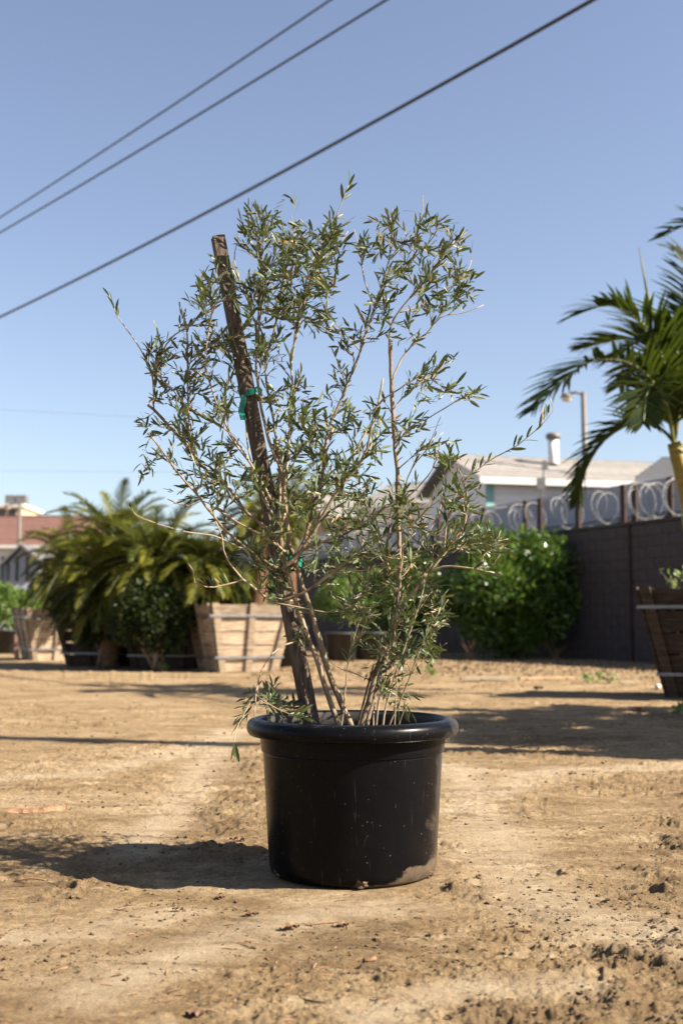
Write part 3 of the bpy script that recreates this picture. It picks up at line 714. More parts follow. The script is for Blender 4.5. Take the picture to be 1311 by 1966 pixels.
# tall palm at right
PY = 10.6
base = Vector((P(1352, HOR, PY).x, PY, 0.82)); crown = P(1293, 850, PY)
rp = empty('king_palm', base, 'tall feathery palm with yellow green trunk at the right edge', 'palm tree', 'feather palms')
def rach(pts, dz): return spline([P(x, y, PY + dz * k / (len(pts) - 1)) for k, (x, y) in enumerate(pts)], 0.10)
EX = [rach([(1293, 850), (1285, 740), (1250, 640), (1190, 592), (1150, 588), (1102, 606)], -0.5),
      rach([(1293, 850), (1270, 760), (1215, 700), (1140, 692), (1085, 728), (1026, 785)], -0.9),
      rach([(1293, 850), (1262, 818), (1215, 812), (1160, 845), (1125, 900), (1112, 955)], 0.3),
      rach([(1293, 850), (1290, 730), (1270, 665), (1200, 650), (1120, 668)], 0.7),
      rach([(1293, 850), (1300, 720), (1290, 620), (1250, 640), (1170, 690)], -0.3),
      rach([(1293, 850), (1310, 700), (1345, 600), (1400, 540), (1470, 540)], 0.6),
      rach([(1293, 850), (1315, 720), (1330, 590), (1325, 500), (1290, 480)], 0.9),
      rach([(1293, 850), (1320, 740), (1390, 690), (1470, 720), (1530, 800)], -0.6),
      rach([(1293, 850), (1300, 780), (1340, 760), (1420, 800), (1450, 880)], 0.5),
      rach([(1293, 850), (1280, 780), (1255, 740), (1240, 760), (1235, 810)], -1.0),
      rach([(1293, 850), (1275, 760), (1250, 700), (1225, 690), (1190, 740)], 1.2),
      rach([(1293, 850), (1330, 640), (1390, 500), (1370, 430), (1320, 430), (1268, 455)], 0.4)]
mb = MB(); tp = [base, P(1336, 1030, PY), P(1320, 945, PY), P(1302, 880, PY), crown]; tp = spline(tp, 0.06)
mb.tube(tp, [0.125 - 0.065 * (k / len(tp)) ** 1.5 + 0.004 * (k % 3 == 0) for k in range(len(tp))], 12); mb.build('trunk', M['shaft'], rp, True)
for pts in EX:
    rb2, lb2 = frond_mesh(pts, 0.54, 50, 'palm_d', 0.040, droop=0.36, vee=0.22, fwd=0.55, jitter=0.14)
    fr = rb2.build('frond', M['rachis'], rp); lb2.build('leaflets', M['palm_d'], fr, kind='stuff')
mb = MB(); mb.tube([crown, P(1262, 640, PY), P(1240, 555, PY), P(1226, 475, PY)], [0.02, 0.018, 0.012, 0.004], 6); mb.build('spear_leaf', M['rachis'], rp, True)
mb = MB(); c0 = P(1150, 885, PY); lp = MB()
# small yellow plant in the right box
def sprig(root, pos, n, hgt, mat, leaf=0.05, sp=0.12):
    mb = MB(); tint = []
    st = MB()
    for i in range(n):
        e = pos + Vector((random.gauss(0, sp), random.gauss(0, sp), hgt * random.uniform(0.5, 1.0)))
        st.tube([pos, pos.lerp(e, 0.6) + Vector((0, 0, 0.02)), e], [0.004, 0.003, 0.0015], 4)
        for j in range(6):
            p = pos.lerp(e, random.uniform(0.4, 1)); d = (rvec() + Vector((0, 0, 0.5))).normalized(); s = d.orthogonal().normalized()
            l_ = leaf * random.uniform(0.6, 1.2)
            mb.add([p, p + d * l_ * .5 + s * l_ * .28, p + d * l_, p + d * l_ * .5 - s * l_ * .28], [(0, 1, 2, 3)]); tint += [random.random()] * 4
    mb.tint = tint; st.build('stem', M['twig'], root); mb.build('leaves', M[mat], root, kind='stuff')
yp = P(1300, 1142, PY - 0.25); r_ = empty('seedling', Vector((yp.x, yp.y, 0.90)), 'small yellow green weed sprouting in the box at right', 'weed'); sprig(r_, Vector((yp.x, yp.y, 0.88)), 7, 0.30, 'shrub', 0.07)

# palms standing just outside the frame at right: their shade falls across the yard
def off_palm(x, y, z, label, seed, nf=24, flen=1.15):
    random.seed(seed); root = empty('feather_palm', Vector((x, y, 0)), label, 'palm tree', 'feather palms')
    palm(root, Vector((x, y, 0)), Vector((x + .05, y, z)), nf, flen, 0.42, 40, 'palm_d', 0.09, 'shaft', 0.048, low=-0.5, high=1.2, droopf=1.0)
off_palm(4.9, 6.6, 2.45, 'feather palm beyond the right edge shading the dirt yard', 31)
off_palm(5.0, 5.75, 2.15, 'lower feather palm beyond the right edge nearer the camera', 32, 20, 1.0)
off_palm(4.4, 8.0, 1.7, 'short feather palm beyond the right edge next to the tapered box', 33, 18, 1.0)
up = empty('utility_pole', Vector((7.2, 4.46, 0)), 'tall wooden utility pole beyond the right edge casting a long shadow', 'utility pole')
mb = MB(); mb.tube([(7.2, 4.46, 0), (7.2, 4.46, 4), (7.2, 4.46, 9.5)], [0.13, 0.115, 0.09], 12); mb.build('pole', M['utility'], up, True)
mb = MB(); mb.box((7.2, 4.33, 8.8), (0.1, 0.09, 2.0), Matrix.Rotation(R(90), 4, 'Y')); mb.build('crossarm', M['utility'], up)

# ------------------------------------------------------------------ shrubs
def shrub(name, label, c, rx, ry, rz_, n, mat, leaf, group=None, stems=True, flat=0.0, clumps=26, cat='shrub'):
    root = empty(name, Vector((c.x, c.y, 0)), label, cat, group)
    cl = []
    for i in range(clumps):
        v = rvec(); v.z = v.z if v.z > 0 else v.z * 0.85
        k = random.uniform(0.45, 0.95) * (0.86 if v.z < -0.1 else 1); cl.append((Vector((c.x + v.x * rx * k, c.y + v.y * ry * k, c.z + v.z * rz_ * k)), random.uniform(0.20, 0.42) * min(rx, rz_)))
    V = []; F = []; T = []
    for i in range(n):
        q, r = cl[i % clumps]; u = rvec(); p = q + u * r * (random.random() ** 0.35)
        if p.z < 0.04: p.z = random.uniform(0.05, 0.3)
        d = (u + rvec() * 0.8 + Vector((0, 0, 0.25))).normalized(); s = (d.cross(rvec()))
        if s.length < 0.1: continue
        s.normalize(); l_ = leaf * random.uniform(0.6, 1.25); w = l_ * 0.26; b = len(V); nrm = d.cross(s) * l_ * 0.12
        V += [p, p + d * l_ * .45 + s * w + nrm, p + d * l_, p + d * l_ * .45 - s * w + nrm]; F.append((b, b + 1, b + 2)); F.append((b, b + 2, b + 3)); T += [min(1, max(0, random.gauss(0.45, 0.22)))] * 4
    mb = MB(); mb.v = [tuple(p) for p in V]; mb.f = F; mb.tint = T; mb.build('foliage', M[mat], root, kind='stuff')
    if stems:
        for i in range(7):
            q, r = cl[i]; b0 = Vector((c.x + random.uniform(-.1, .1), c.y + random.uniform(-.1, .1), 0)); mb = MB()
            pts = spline([b0, b0.lerp(q, 0.5) + Vector((0, 0, 0.1)), q], 0.2); mb.tube(pts, [0.035 * (1 - 0.7 * k / len(pts)) for k in range(len(pts))], 6); mb.build('stem', M['bark'], root, True)
    return root
random.seed(5)
c = P(980, 1142, 22.0); shrub('green_shrub', 'large rounded glossy green shrub in front of the block wall', c, 1.42, 1.1, 1.30, 17000, 'ficus', 0.135, clumps=80)
c = P(770, 1165, 23.5); shrub('green_shrub', 'dark shaded shrub behind the right olive stems', c, 1.1, 0.9, 0.95, 8000, 'ficus', 0.09, clumps=34)
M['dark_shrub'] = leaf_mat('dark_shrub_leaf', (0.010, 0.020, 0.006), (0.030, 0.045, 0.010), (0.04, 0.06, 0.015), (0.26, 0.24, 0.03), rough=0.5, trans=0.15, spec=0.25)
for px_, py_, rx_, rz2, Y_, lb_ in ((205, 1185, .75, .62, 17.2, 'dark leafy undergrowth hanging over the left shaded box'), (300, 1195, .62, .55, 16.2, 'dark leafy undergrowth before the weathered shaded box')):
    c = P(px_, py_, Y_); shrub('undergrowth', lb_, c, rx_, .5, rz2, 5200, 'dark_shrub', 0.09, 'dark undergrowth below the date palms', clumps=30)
c = P(655, 1150, 26); shrub('green_shrub', 'paler olive green shrub behind the olive trunks, in a black pot', c, 0.75, 0.7, 0.65, 4500, 'shrub', 0.07, clumps=24, stems=False)
c = P(470, 1130, 27); shrub('green_shrub', 'bright low shrub glimpsed between the palm trunk and the stake', c, 1.1, 0.7, 0.6, 4000, 'shrub', 0.08, clumps=24, stems=False)
def black_pot(px, Y, r, h, label):
    p = P(px, HOR, Y); mb = MB(); mb.lathe([(0, 0), (r * .8, 0), (r * .95, h * .94), (r * 1.06, h * .94), (r * 1.06, h), (r * .92, h), (r * .9, h * .85), (0, h * .85)], 24, Vector((p.x, Y, 0)))
    tag(mb.build('plant_pot', M['cable'], None, True), label, 'pot', 'black pots in the background')
black_pot(552, 17.8, 0.30, 0.62, 'black pot right of the front pale box')
black_pot(655, 20.5, 0.30, 0.50, 'dark pot behind the olive trunks below the pale shrub')
black_pot(710, 21.0, 0.32, 0.50, 'dark pot behind the right olive trunk')
for k, (px, Y, lb) in enumerate(((-70, 26, 'small bush cut off by the left edge'), (5, 25, 'bright green bush in a black pot at the left edge'), (60, 25.5, 'light green bush just left of the leftmost box'), (120, 29, 'bush behind the leftmost wooden box'))):
    c = P(px, 1160, Y); shrub('potted_bush', lb, c, 0.62, 0.55, 0.46, 3400, 'shrub', 0.07, 'low bushes at left', clumps=22, stems=False, cat='bush')
    black_pot(px + 6, Y - 0.05, 0.27, 0.52, ('black pot at the far left edge', 'black pot beside the faded orange stake', 'black pot behind the faded orange stake', 'black pot behind the leftmost box')[k])
p = P(33, 1262, 22.0); mb = MB(); mb.box((p.x, 22, 0.22), (0.085, 0.04, 0.46)); tag(mb.build('survey_stake', M['pinkstake']), 'faded orange stake upright in the dirt left of the boxes', 'stake')
# hedge and far trees closing the horizon
def hedge(label, x0, x1, Y, ztop, n, mat, leaf):
    V = []; F = []; T = []
    for i in range(n):
        x = random.uniform(x0, x1); zt = ztop * (0.8 + 0.22 * math.sin(x * 1.3) * math.sin(x * 0.37 + 1) + 0.1 * math.sin(x * 4.1)); p = Vector((x, Y + random.uniform(-.7, .7), zt * random.random() ** 0.6))
        d = rvec(); s = d.orthogonal().normalized(); l_ = leaf * random.uniform(.6, 1.3); b = len(V)
        V += [p, p + d * l_ * .5 + s * l_ * .3, p + d * l_, p + d * l_ * .5 - s * l_ * .3]; F.append((b, b + 1, b + 2, b + 3)); T += [random.random() * 0.8] * 4
    mb = MB(); mb.v = [tuple(p) for p in V]; mb.f = F; mb.tint = T
    tag(mb.build('hedge', M[mat], None, kind='stuff'), label, 'hedge')
hedge('low dark green hedge running behind the left palms and bushes', -26, 1.5, 40, 2.1, 16000, 'shrub', 0.22)
hedge('distant tree line closing the view far behind the houses', -90, 90, 120, 4.5, 14000, 'shrub', 1.1)
# low mound of leaf litter under the shrubs and along the wall
V = []; F = []; T = []
random.seed(77)
for i in range(2600):
    px = random.uniform(480, 1400); py = random.gauss(1283, 10)
    g = G(px, max(1262, py)); z = Hs(g.x, g.y); d = rvec(); d.z = abs(d.z) * 0.4; s = d.orthogonal().normalized(); l_ = random.uniform(.03, .08); b = len(V)
    p = g + Vector((0, 0, z + 0.005)); V += [p, p + d * l_ * .5 + s * l_ * .3, p + d * l_, p + d * l_ * .5 - s * l_ * .3]; F.append((b, b + 1, b + 2, b + 3))
mb = MB(); mb.v = [tuple(p) for p in V]; mb.f = F
tag(mb.build('leaf_litter', M['clod'], None, kind='stuff'), 'brown leaf litter strewn in front of the shrub and wall', 'leaf litter')

# ------------------------------------------------------------------ nursery pot
RT, H_POT = 0.293, 0.420
pot = empty('nursery_pot', POT, 'large black plastic nursery pot with rolled rim on the dirt', 'pot')
prof = [(0.0, 0.012), (0.205, 0.012), (0.218, 0.004), (0.225, 0.010), (0.2295, 0.030), (0.2470, 0.3235), (0.24705, 0.3242), (0.2460, 0.3258), (0.24605, 0.3266), (0.2515, 0.3290), (0.2522, 0.3296), (0.2523, 0.3303), (0.2565, 0.3712), (0.2566, 0.3718)]
body = MB(); body.lathe(prof + [(0.2575, 0.376), (0.2535, 0.376), (0.2445, 0.335), (0.2405, 0.30), (0.222, 0.02), (0.0, 0.02)], 128)
def local_build(mb, name, mat, root, smooth=True, kind=None):
    o = bpy.data.objects.new(name, mb.mesh(name, mat, smooth)); C.objects.link(o); o.parent = root
    if kind: o['kind'] = kind
    return o
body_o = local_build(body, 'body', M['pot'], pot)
rim = MB(); rp_ = [(0.2540, 0.372), (0.2660, 0.3735), (0.2820, 0.3745), (0.2875, 0.3760)]
rp_ += [(0.2780 + 0.0150 * math.cos(a) , 0.3930 + 0.0215 * math.sin(a)) for a in np.linspace(-1.1, 1.25, 9)]
rp_ += [(0.2720, 0.4165), (0.2620, 0.4185), (0.2545, 0.4165), (0.2505, 0.408), (0.2495, 0.376), (0.2540, 0.372)]
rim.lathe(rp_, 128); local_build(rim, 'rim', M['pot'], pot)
# soil as a lumpy disc
sm = MB(); V = [Vector((0, 0, 0.345))]; F = []; NR, NA = 16, 64
for i in range(1, NR + 1):
    for k in range(NA):
        a = 2 * math.pi * k / NA; r = 0.2475 * i / NR; V.append(Vector((r * math.cos(a), r * math.sin(a), 0.345 + random.uniform(-.006, .006) + 0.02 * (1 - (i / NR) ** 2))))
for k in range(NA): F.append((0, 1 + k, 1 + (k + 1) % NA))
for i in range(NR - 1):
    for k in range(NA): a = 1 + i * NA; F.append((a + k, a + NA + k, a + NA + (k + 1) % NA, a + (k + 1) % NA))
sm.add(V, F); local_build(sm, 'soil', M['soil'], pot)
# drain notches with dried mud at the foot
for k, a in enumerate((-1.48, -0.42, 0.7, 2.2, 3.6)):
    mb = MB(); rr = 0.2235
    for j in range(5 if k < 2 else 3):
        aa = a + random.uniform(-0.05, 0.05) ; c_ = Vector((rr * math.cos(aa), rr * math.sin(aa), random.uniform(0.006, 0.022)))
        mb.lathe([(0, -.006), (random.uniform(.006, .012), 0), (0, .006)], 6, c_)
    local_build(mb, 'mud_lump', M['clod'], pot)

# ------------------------------------------------------------------ stake and ties
sb, stp = P(600, 1402, D0 + 0.02), P(418.5, 455, D0 + 0.05)
sdir = (stp - sb).normalized(); sb2 = sb - sdir * 0.05
xa = Vector((1, 0, 0)); xa = (xa - sdir * xa.dot(sdir)).normalized(); ya = sdir.cross(xa)
def stake_frame(tw):
    c, s = math.cos(tw), math.sin(tw); return xa * c + ya * s, -xa * s + ya * c
mb = MB(); n = 18; V = []; F = []
for i in range(n + 1):
    f = i / n; u, w = stake_frame(R(40) - R(22) * f); hw = 0.0172; p = sb2.lerp(stp, f)
    V += [p - u * hw - w * hw, p + u * hw - w * hw, p + u * hw + w * hw, p - u * hw + w * hw]
    if i: b = 4 * (i - 1); F += [(b + k, b + (k + 1) % 4, b + 4 + (k + 1) % 4, b + 4 + k) for k in range(4)]
F.append((3, 2, 1, 0)); F.append(tuple(range(4 * n, 4 * n + 4)))
Vl = MB(); Vl.add(V, F)
stake = Vl.build('wooden_stake', M['stake']); tag(stake, 'square weathered timber stake leaning left through the olive foliage', 'stake')
def tie(py, label, wraps, rx=0.034, dx=0.015, h=0.011):
    f = (1402 - py) / (1402 - 455); c_ = sb.lerp(stp, f) + Vector((dx, 0, 0)); mb = MB()
    for wv in range(wraps):
        pts = [c_ + Vector((math.cos(a) * (rx + 0.002 * wv), math.sin(a) * 0.028, 0.012 * math.cos(a + 0.6) + 0.016 * wv + 0.003 * math.sin(5 * a))) for a in np.linspace(0, 2 * math.pi, 29)]
        V = []; F = []
        for q in pts: V += [q - Vector((0, 0, h)), q + Vector((0, 0, h))]
        m = len(V); V += [Vector((c_.x + (q.x - c_.x) * 0.97, c_.y + (q.y - c_.y) * 0.97, q.z)) for q in V]
        for i in range(28): F += [(2 * i, 2 * i + 2, 2 * i + 3, 2 * i + 1), (m + 2 * i + 1, m + 2 * i + 3, m + 2 * i + 2, m + 2 * i)]
        mb.add(V, F)
    return mb, c_
mb, c_ = tie(770, '', 1, 0.029, 0.012, 0.009)
e1 = c_ + Vector((-0.026, -0.03, -0.005)); V = []; F = []
for i in range(7):
    q = e1 + Vector((0.004 * math.sin(i * 1.3), -0.003 * math.cos(i), -0.012 * i)); V += [q - Vector((0.009, 0, 0)), q + Vector((0.008, 0.004, 0))]
    if i: F.append((2 * i - 2, 2 * i - 1, 2 * i + 1, 2 * i))
mb.add(V, F); tag(mb.build('plant_tie', M['tape']), 'upper green tie tape round the stake, loose end hanging down', 'plant tie', 'green tape ties')
mb, c_ = tie(1100, '', 2, 0.046, 0.012, 0.007); tag(mb.build('plant_tie', M['tape']), 'lower green tie tape binding the two left trunks to the stake', 'plant tie', 'green tape ties')

# ------------------------------------------------------------------ olive tree
random.seed(42)
olive = empty('olive_tree', Vector((POT.x, POT.y, 0.36)), 'multi stemmed young olive tree with narrow grey green leaves in the black pot', 'olive tree')
# (points, radius px start, radius px end, depth start, depth end, name)
LIMBS = [
 ([(655,1404),(628,1333),(611,1275),(594,1232),(579,1188),(570,1162),(556,1116),(547,1087),(540,1050),(537,1010)],5.6,4.2,-.02,-.05,'trunk'),
 ([(680,1404),(654,1348),(631,1290),(611,1223),(594,1162),(579,1125),(567,1072),(556,1046),(549,990),(546,945)],6.4,4.2,.0,-.03,'trunk'),
 ([(688,1404),(707,1348),(721,1290),(741,1238),(762,1188),(782,1151),(820,1101)],5.8,4.0,.0,-.06,'trunk'),
 ([(700,1404),(716,1340),(738,1270),(757,1200),(765,1140),(766,1060),(764,978),(762,903),(758,862),(754,786),(750,716),(750,654)],4.6,3.8,.05,.02,'trunk'),
 ([(546,945),(543,910),(522,861),(506,804),(496,744),(492,690),(498,620),(505,550),(500,480),(485,420),(475,393)],3.6,1.2,-.03,.03,'branch'),
 ([(537,1010),(536,900),(526,814),(517,769),(510,700),(530,620),(545,540),(560,470),(560,415)],3.4,1.0,-.05,.10,'branch'),
 ([(546,945),(555,850),(562,760),(560,690),(575,620),(590,560),(615,490),(640,430),(656,388),(672,352)],3.0,0.8,-.03,-.05,'branch'),
 ([(560,690),(575,600),(600,530),(640,480),(668,445)],2.2,0.8,0,.12,'branch'),
 ([(510,700),(490,620),(470,560),(450,500),(462,440)],2.0,0.8,.06,.1,'branch'),
 ([(518,1152),(467,1112),(444,1085),(430,1057),(427,1030),(413,1000)],2.2,1.2,-.08,-.16,'branch'),
 ([(467,1112),(430,1124),(395,1127),(374,1117),(371,1096),(360,1080)],1.8,1.0,-.1,-.16,'branch'),
 ([(575,1150),(545,1155),(518,1152)],2.6,2.2,-.03,-.08,'branch'),
 ([(552,1100),(511,1078),(462,1043),(430,1015),(416,998),(374,945),(343,910),(325,882),(300,850),(285,830)],3.4,1.4,-.05,-.2,'branch'),
 ([(545,1080),(530,1035),(500,1005),(466,976),(444,941),(416,920),(388,892),(360,857),(332,826),(310,800),(284,778)],4.0,2.8,-.04,.05,'branch'),
 ([(548,1060),(522,1040),(473,1012),(430,987),(388,961),(360,972),(322,958)],2.6,1.0,-.06,-.12,'branch'),
 ([(470,1055),(409,1029),(360,1022),(308,1008),(262,989),(247,972)],1.7,0.8,-.1,-.2,'branch'),
 ([(374,885),(364,821),(361,734),(359,628),(348,600),(345,579)],2.6,1.6,.03,.02,'branch'),
 ([(296,790),(293,723),(285,702),(261,656),(226,607),(208,563)],1.7,0.8,.05,.0,'branch'),
 ([(293,723),(320,660),(352,632),(390,604),(426,575),(478,537),(517,505)],2.0,0.8,.03,-.08,'branch'),
 ([(361,700),(405,663),(450,645)],1.5,0.7,.03,-.1,'branch'),
 ([(520,960),(487,899),(451,850),(430,805),(412,762),(395,700),(400,640),(418,560)],2.6,0.9,-.06,-.1,'branch'),
 ([(487,899),(440,830),(359,779),(334,751),(306,719),(300,660)],2.0,0.8,-.06,.0,'branch'),
 ([(537,1010),(510,960),(480,880),(470,800),(455,720),(440,640)],2.4,0.8,-.06,.1,'branch'),
 ([(541,1093),(568,1070),(588,1043),(614,1000),(640,955),(676,908),(705,862),(722,783),(765,748),(805,722)],4.6,1.2,-.06,-.1,'branch'),
 ([(560,1085),(585,1035),(602,973),(618,920),(628,835),(659,758),(677,712),(691,674),(705,632),(719,590),(733,548),(747,498),(750,463),(754,425),(752,400)],4.2,1.0,-.03,.06,'branch'),
 ([(614,1000),(650,930),(690,849),(720,800),(729,761),(735,727)],2.6,2.0,-.06,.0,'branch'),
 ([(579,1058),(602,1046),(643,1032),(695,1006),(740,975),(787,950),(830,900),(845,850)],2.6,0.9,-.06,-.16,'branch'),
 ([(536,1156),(579,1139),(628,1107),(666,1078),(701,1046),(730,1032),(788,1009),(822,975)],3.4,1.4,-.08,-.14,'branch'),
 ([(527,1158),(565,1164),(602,1172),(643,1175),(682,1170)],1.7,1.0,-.1,-.14,'branch'),
 ([(585,1057),(620,1059),(669,1059)],1.3,0.8,-.08,-.18,'branch'),
 ([(640,1105),(654,1096),(710,1094),(736,1081),(770,1060)],1.5,0.8,-.1,-.15,'branch'),
 ([(655,1180),(686,1145),(724,1104),(760,1060),(800,1020)],1.6,0.8,-.06,.05,'branch'),
 ([(747,680),(750,628),(764,600),(800,558),(831,519),(860,480),(895,445)],2.4,0.8,.02,-.06,'branch'),
 ([(752,730),(778,677),(814,646),(845,610),(891,600),(928,586)],2.2,0.8,.02,.05,'branch'),
 ([(691,674),(660,640),(640,615),(628,600)],1.4,0.7,.02,-.05,'branch'),
 ([(719,590),(700,540),(690,480),(680,440)],1.6,0.7,.05,.12,'branch'),
 ([(747,498),(775,465),(800,440),(812,400),(812,374)],1.6,0.5,.05,.08,'branch'),
 ([(733,548),(770,520),(810,480),(840,440),(835,420)],1.8,0.7,.05,-.08,'branch'),
 ([(764,600),(800,590),(850,560),(890,530),(905,500)],1.6,0.7,.0,.1,'branch'),
 ([(758,862),(785,821),(820,804),(866,775),(894,761),(922,756)],1.8,0.7,.02,-.1,'branch'),
 ([(754,786),(785,751),(831,719),(868,692)],1.6,0.7,.02,.1,'branch'),
 ([(762,903),(787,880),(810,860),(850,830)],1.5,0.7,.02,.1,'branch'),
 ([(820,1101),(850,1088),(902,1091),(948,1101)],2.6,1.4,-.06,-.12,'branch'),
 ([(820,1101),(836,1085),(869,1043),(890,1010),(897,950),(880,900)],2.8,1.0,-.06,-.05,'branch'),
 ([(869,1043),(905,1045),(950,1040),(975,1035)],1.8,0.9,-.06,.04,'branch'),
 ([(850,1070),(862,980),(886,932),(910,907),(935,887),(968,868),(993,854),(1034,821),(1060,790),(1062,778)],2.0,0.6,-.05,-.1,'branch'),
 ([(766,965),(790,900),(820,860),(845,800)],1.6,0.7,.02,-.12,'branch'),
 ([(766,1120),(800,1060),(840,990),(850,930)],2.0,0.8,.03,.1,'branch'),
 ([(765,1140),(735,1060),(705,980),(690,930)],2.0,0.8,.03,.14,'branch'),
 ([(720,1404),(730,1333),(753,1252),(763,1160),(768,1096),(775,1050)],2.2,1.2,-.05,-.12,'sucker'),
 ([(732,1404),(747,1333),(782,1226),(808,1151),(815,1100)],2.1,1.0,-.08,-.1,'sucker'),
 ([(742,1404),(776,1325),(808,1243),(830,1195),(860,1150)],1.7,0.8,-.04,-.14,'sucker'),
 ([(756,1404),(759,1357),(762,1300)],1.5,0.8,-.1,-.12,'sucker'),
 ([(760,1404),(779,1356),(788,1345)],1.4,0.8,-.1,-.13,'sucker'),
 ([(655,1404),(660,1350),(666,1290),(676,1238),(690,1190)],1.6,0.9,-.08,-.12,'sucker'),
 ([(710,1306),(690,1296),(654,1284),(634,1272)],1.4,0.8,-.03,-.08,'sucker'),
 ([(715,1404),(722,1330),(742,1230),(770,1150),(790,1110)],1.8,1.0,.08,.1,'sucker'),
 ([(590,1236),(570,1231),(547,1238),(524,1255),(504,1284),(492,1328),(488,1378)],1.9,1.0,-.03,-.18,'sucker'),
 ([(494,1336),(524,1357),(556,1371),(590,1376)],1.4,0.7,-.16,-.22,'sucker'),
 ([(495,1325),(480,1350),(466,1377),(453,1400),(450,1436)],1.2,0.7,-.17,-.26,'sucker'),
]
PXM = D0 / F_PX
nodes = []            # (pos, dir, radius)
for (pts, r0, r1, z0, z1, nm) in LIMBS:
    n = len(pts); w = []
    Ltot = sum(math.hypot(pts[i + 1][0] - pts[i][0], pts[i + 1][1] - pts[i][1]) for i in range(n - 1)); acc = 0
    for i, (x, y) in enumerate(pts):
        if i: acc += math.hypot(x - pts[i - 1][0], y - pts[i - 1][1])
        w.append(P(x, y, D0 + z0 + (z1 - z0) * acc / Ltot))
    sp_ = spline(w, 0.022); k_ = len(sp_)
    sp2 = [p + rvec() * 0.0012 for p in sp_]; sp2[0] = sp_[0]
    rad = [(r0 + (r1 - r0) * (j / (k_ - 1)) ** 0.8) * PXM * (1 + 0.10 * random.uniform(-1, 1)) for j in range(k_)]
    mb = MB(); mb.tube(sp2, rad, 10 if r0 > 3 else 6)
    # old pruning nubs
    if r0 > 2.4:
        for j in range(2, k_ - 2, 5):
            if random.random() < 0.5:
                d = (rvec()).normalized(); mb.tube([sp2[j], sp2[j] + d * (rad[j] + 0.006)], [0.0022, 0.0016], 5)
    dark = 'darktwig' if nm == 'dead' else ('bark' if r0 > 3.3 else 'twig')
    o = mb.build('trunk' if nm == 'trunk' else ('sucker' if nm == 'sucker' else 'branch'), M[dark], olive, True)
    for j in range(1, k_):
        if nm == 'trunk' and sp_[j].z < 0.80 : continue
        if nm == 'sucker' and j < 5: continue
        nodes.append((sp_[j], (sp_[j] - sp_[j - 1]).normalized(), rad[j]))
mb = MB(); mb.tube(spline([P(684, 1404, D0 - .03), P(700, 1340, D0 - .03), P(718, 1275, D0 - .04)], 0.03), [0.0035] * 6 if False else 0.003, 6); mb.build('dead_stick', M['darktwig'], olive, True)

LEAVES = []           # (pos, dir, normal, length, width, curl, tint)
TW = MB()
def add_leaf(p, d, nrm, L_, tint=None):
    LEAVES.append((Vector(p), d.normalized(), nrm, L_, L_ * random.uniform(0.15, 0.225), random.uniform(-0.3, 0.9), tint if tint is not None else min(1, max(0, random.gauss(0.45, 0.30)))))
def grow_twig(base, dir0, tip, r0, leafy=0.85, lsize=1.0):
    d = tip - base; L_ = d.length
    mid = base + dir0 * L_ * 0.35 + d * 0.18 + rvec() * L_ * 0.06
    mid2 = base.lerp(tip, 0.68) + rvec() * L_ * 0.05 + dir0 * L_ * 0.05
    pts = spline([base, mid, mid2, tip], 0.02); k_ = len(pts)
    r0 = min(r0 * 0.8, 0.0021); rad = [r0 * (1 - 0.65 * j / k_) for j in range(k_)]
    TW.tube(pts, rad, 4)
    for j in range(1, k_): nodes.append((pts[j], (pts[j] - pts[j - 1]).normalized(), rad[j]))
    # leaf pairs
    Lp = sum((pts[j + 1] - pts[j]).length for j in range(k_ - 1)); s = Lp * (1 - leafy) + 0.008; sp_ = 0.0205; ph = random.random() * 3.14
    while s < Lp:
        acc = 0; j = 0
        while j < k_ - 2 and acc + (pts[j + 1] - pts[j]).length < s: acc += (pts[j + 1] - pts[j]).length; j += 1
        f = (s - acc) / max(1e-6, (pts[j + 1] - pts[j]).length); p = pts[j].lerp(pts[j + 1], f); t = (pts[j + 1] - pts[j]).normalized()
        a = t.orthogonal().normalized(); b = t.cross(a)
        out = a * math.cos(ph) + b * math.sin(ph); ph += 1.57 + random.uniform(-.4, .4)
        fe = s / Lp
        for sg in (-1, 1):
            if random.random() < 0.10: continue
            sp2 = random.uniform(0.30, 1.05) * (1 - 0.5 * fe)
            d_ = (t + out * sg * sp2 + Vector((0, 0, 0.40)) + rvec() * 0.30).normalized()
            nr_ = (t - d_ * t.dot(d_)) + rvec() * 0.55; nr_ = nr_ - d_ * nr_.dot(d_)
            add_leaf(p, d_, nr_.normalized() if nr_.length > 0.05 else d_.orthogonal().normalized(), lsize * random.choice((1, 1, 1, 0.6)) * random.uniform(0.029, 0.052) * (1 - 0.25 * fe))
        s += sp_ * random.uniform(0.75, 1.4)
    t = (pts[-1] - pts[-2]).normalized(); add_leaf(pts[-1], (t + rvec() * 0.2).normalized(), t.orthogonal().normalized(), lsize * random.uniform(0.02, 0.042))
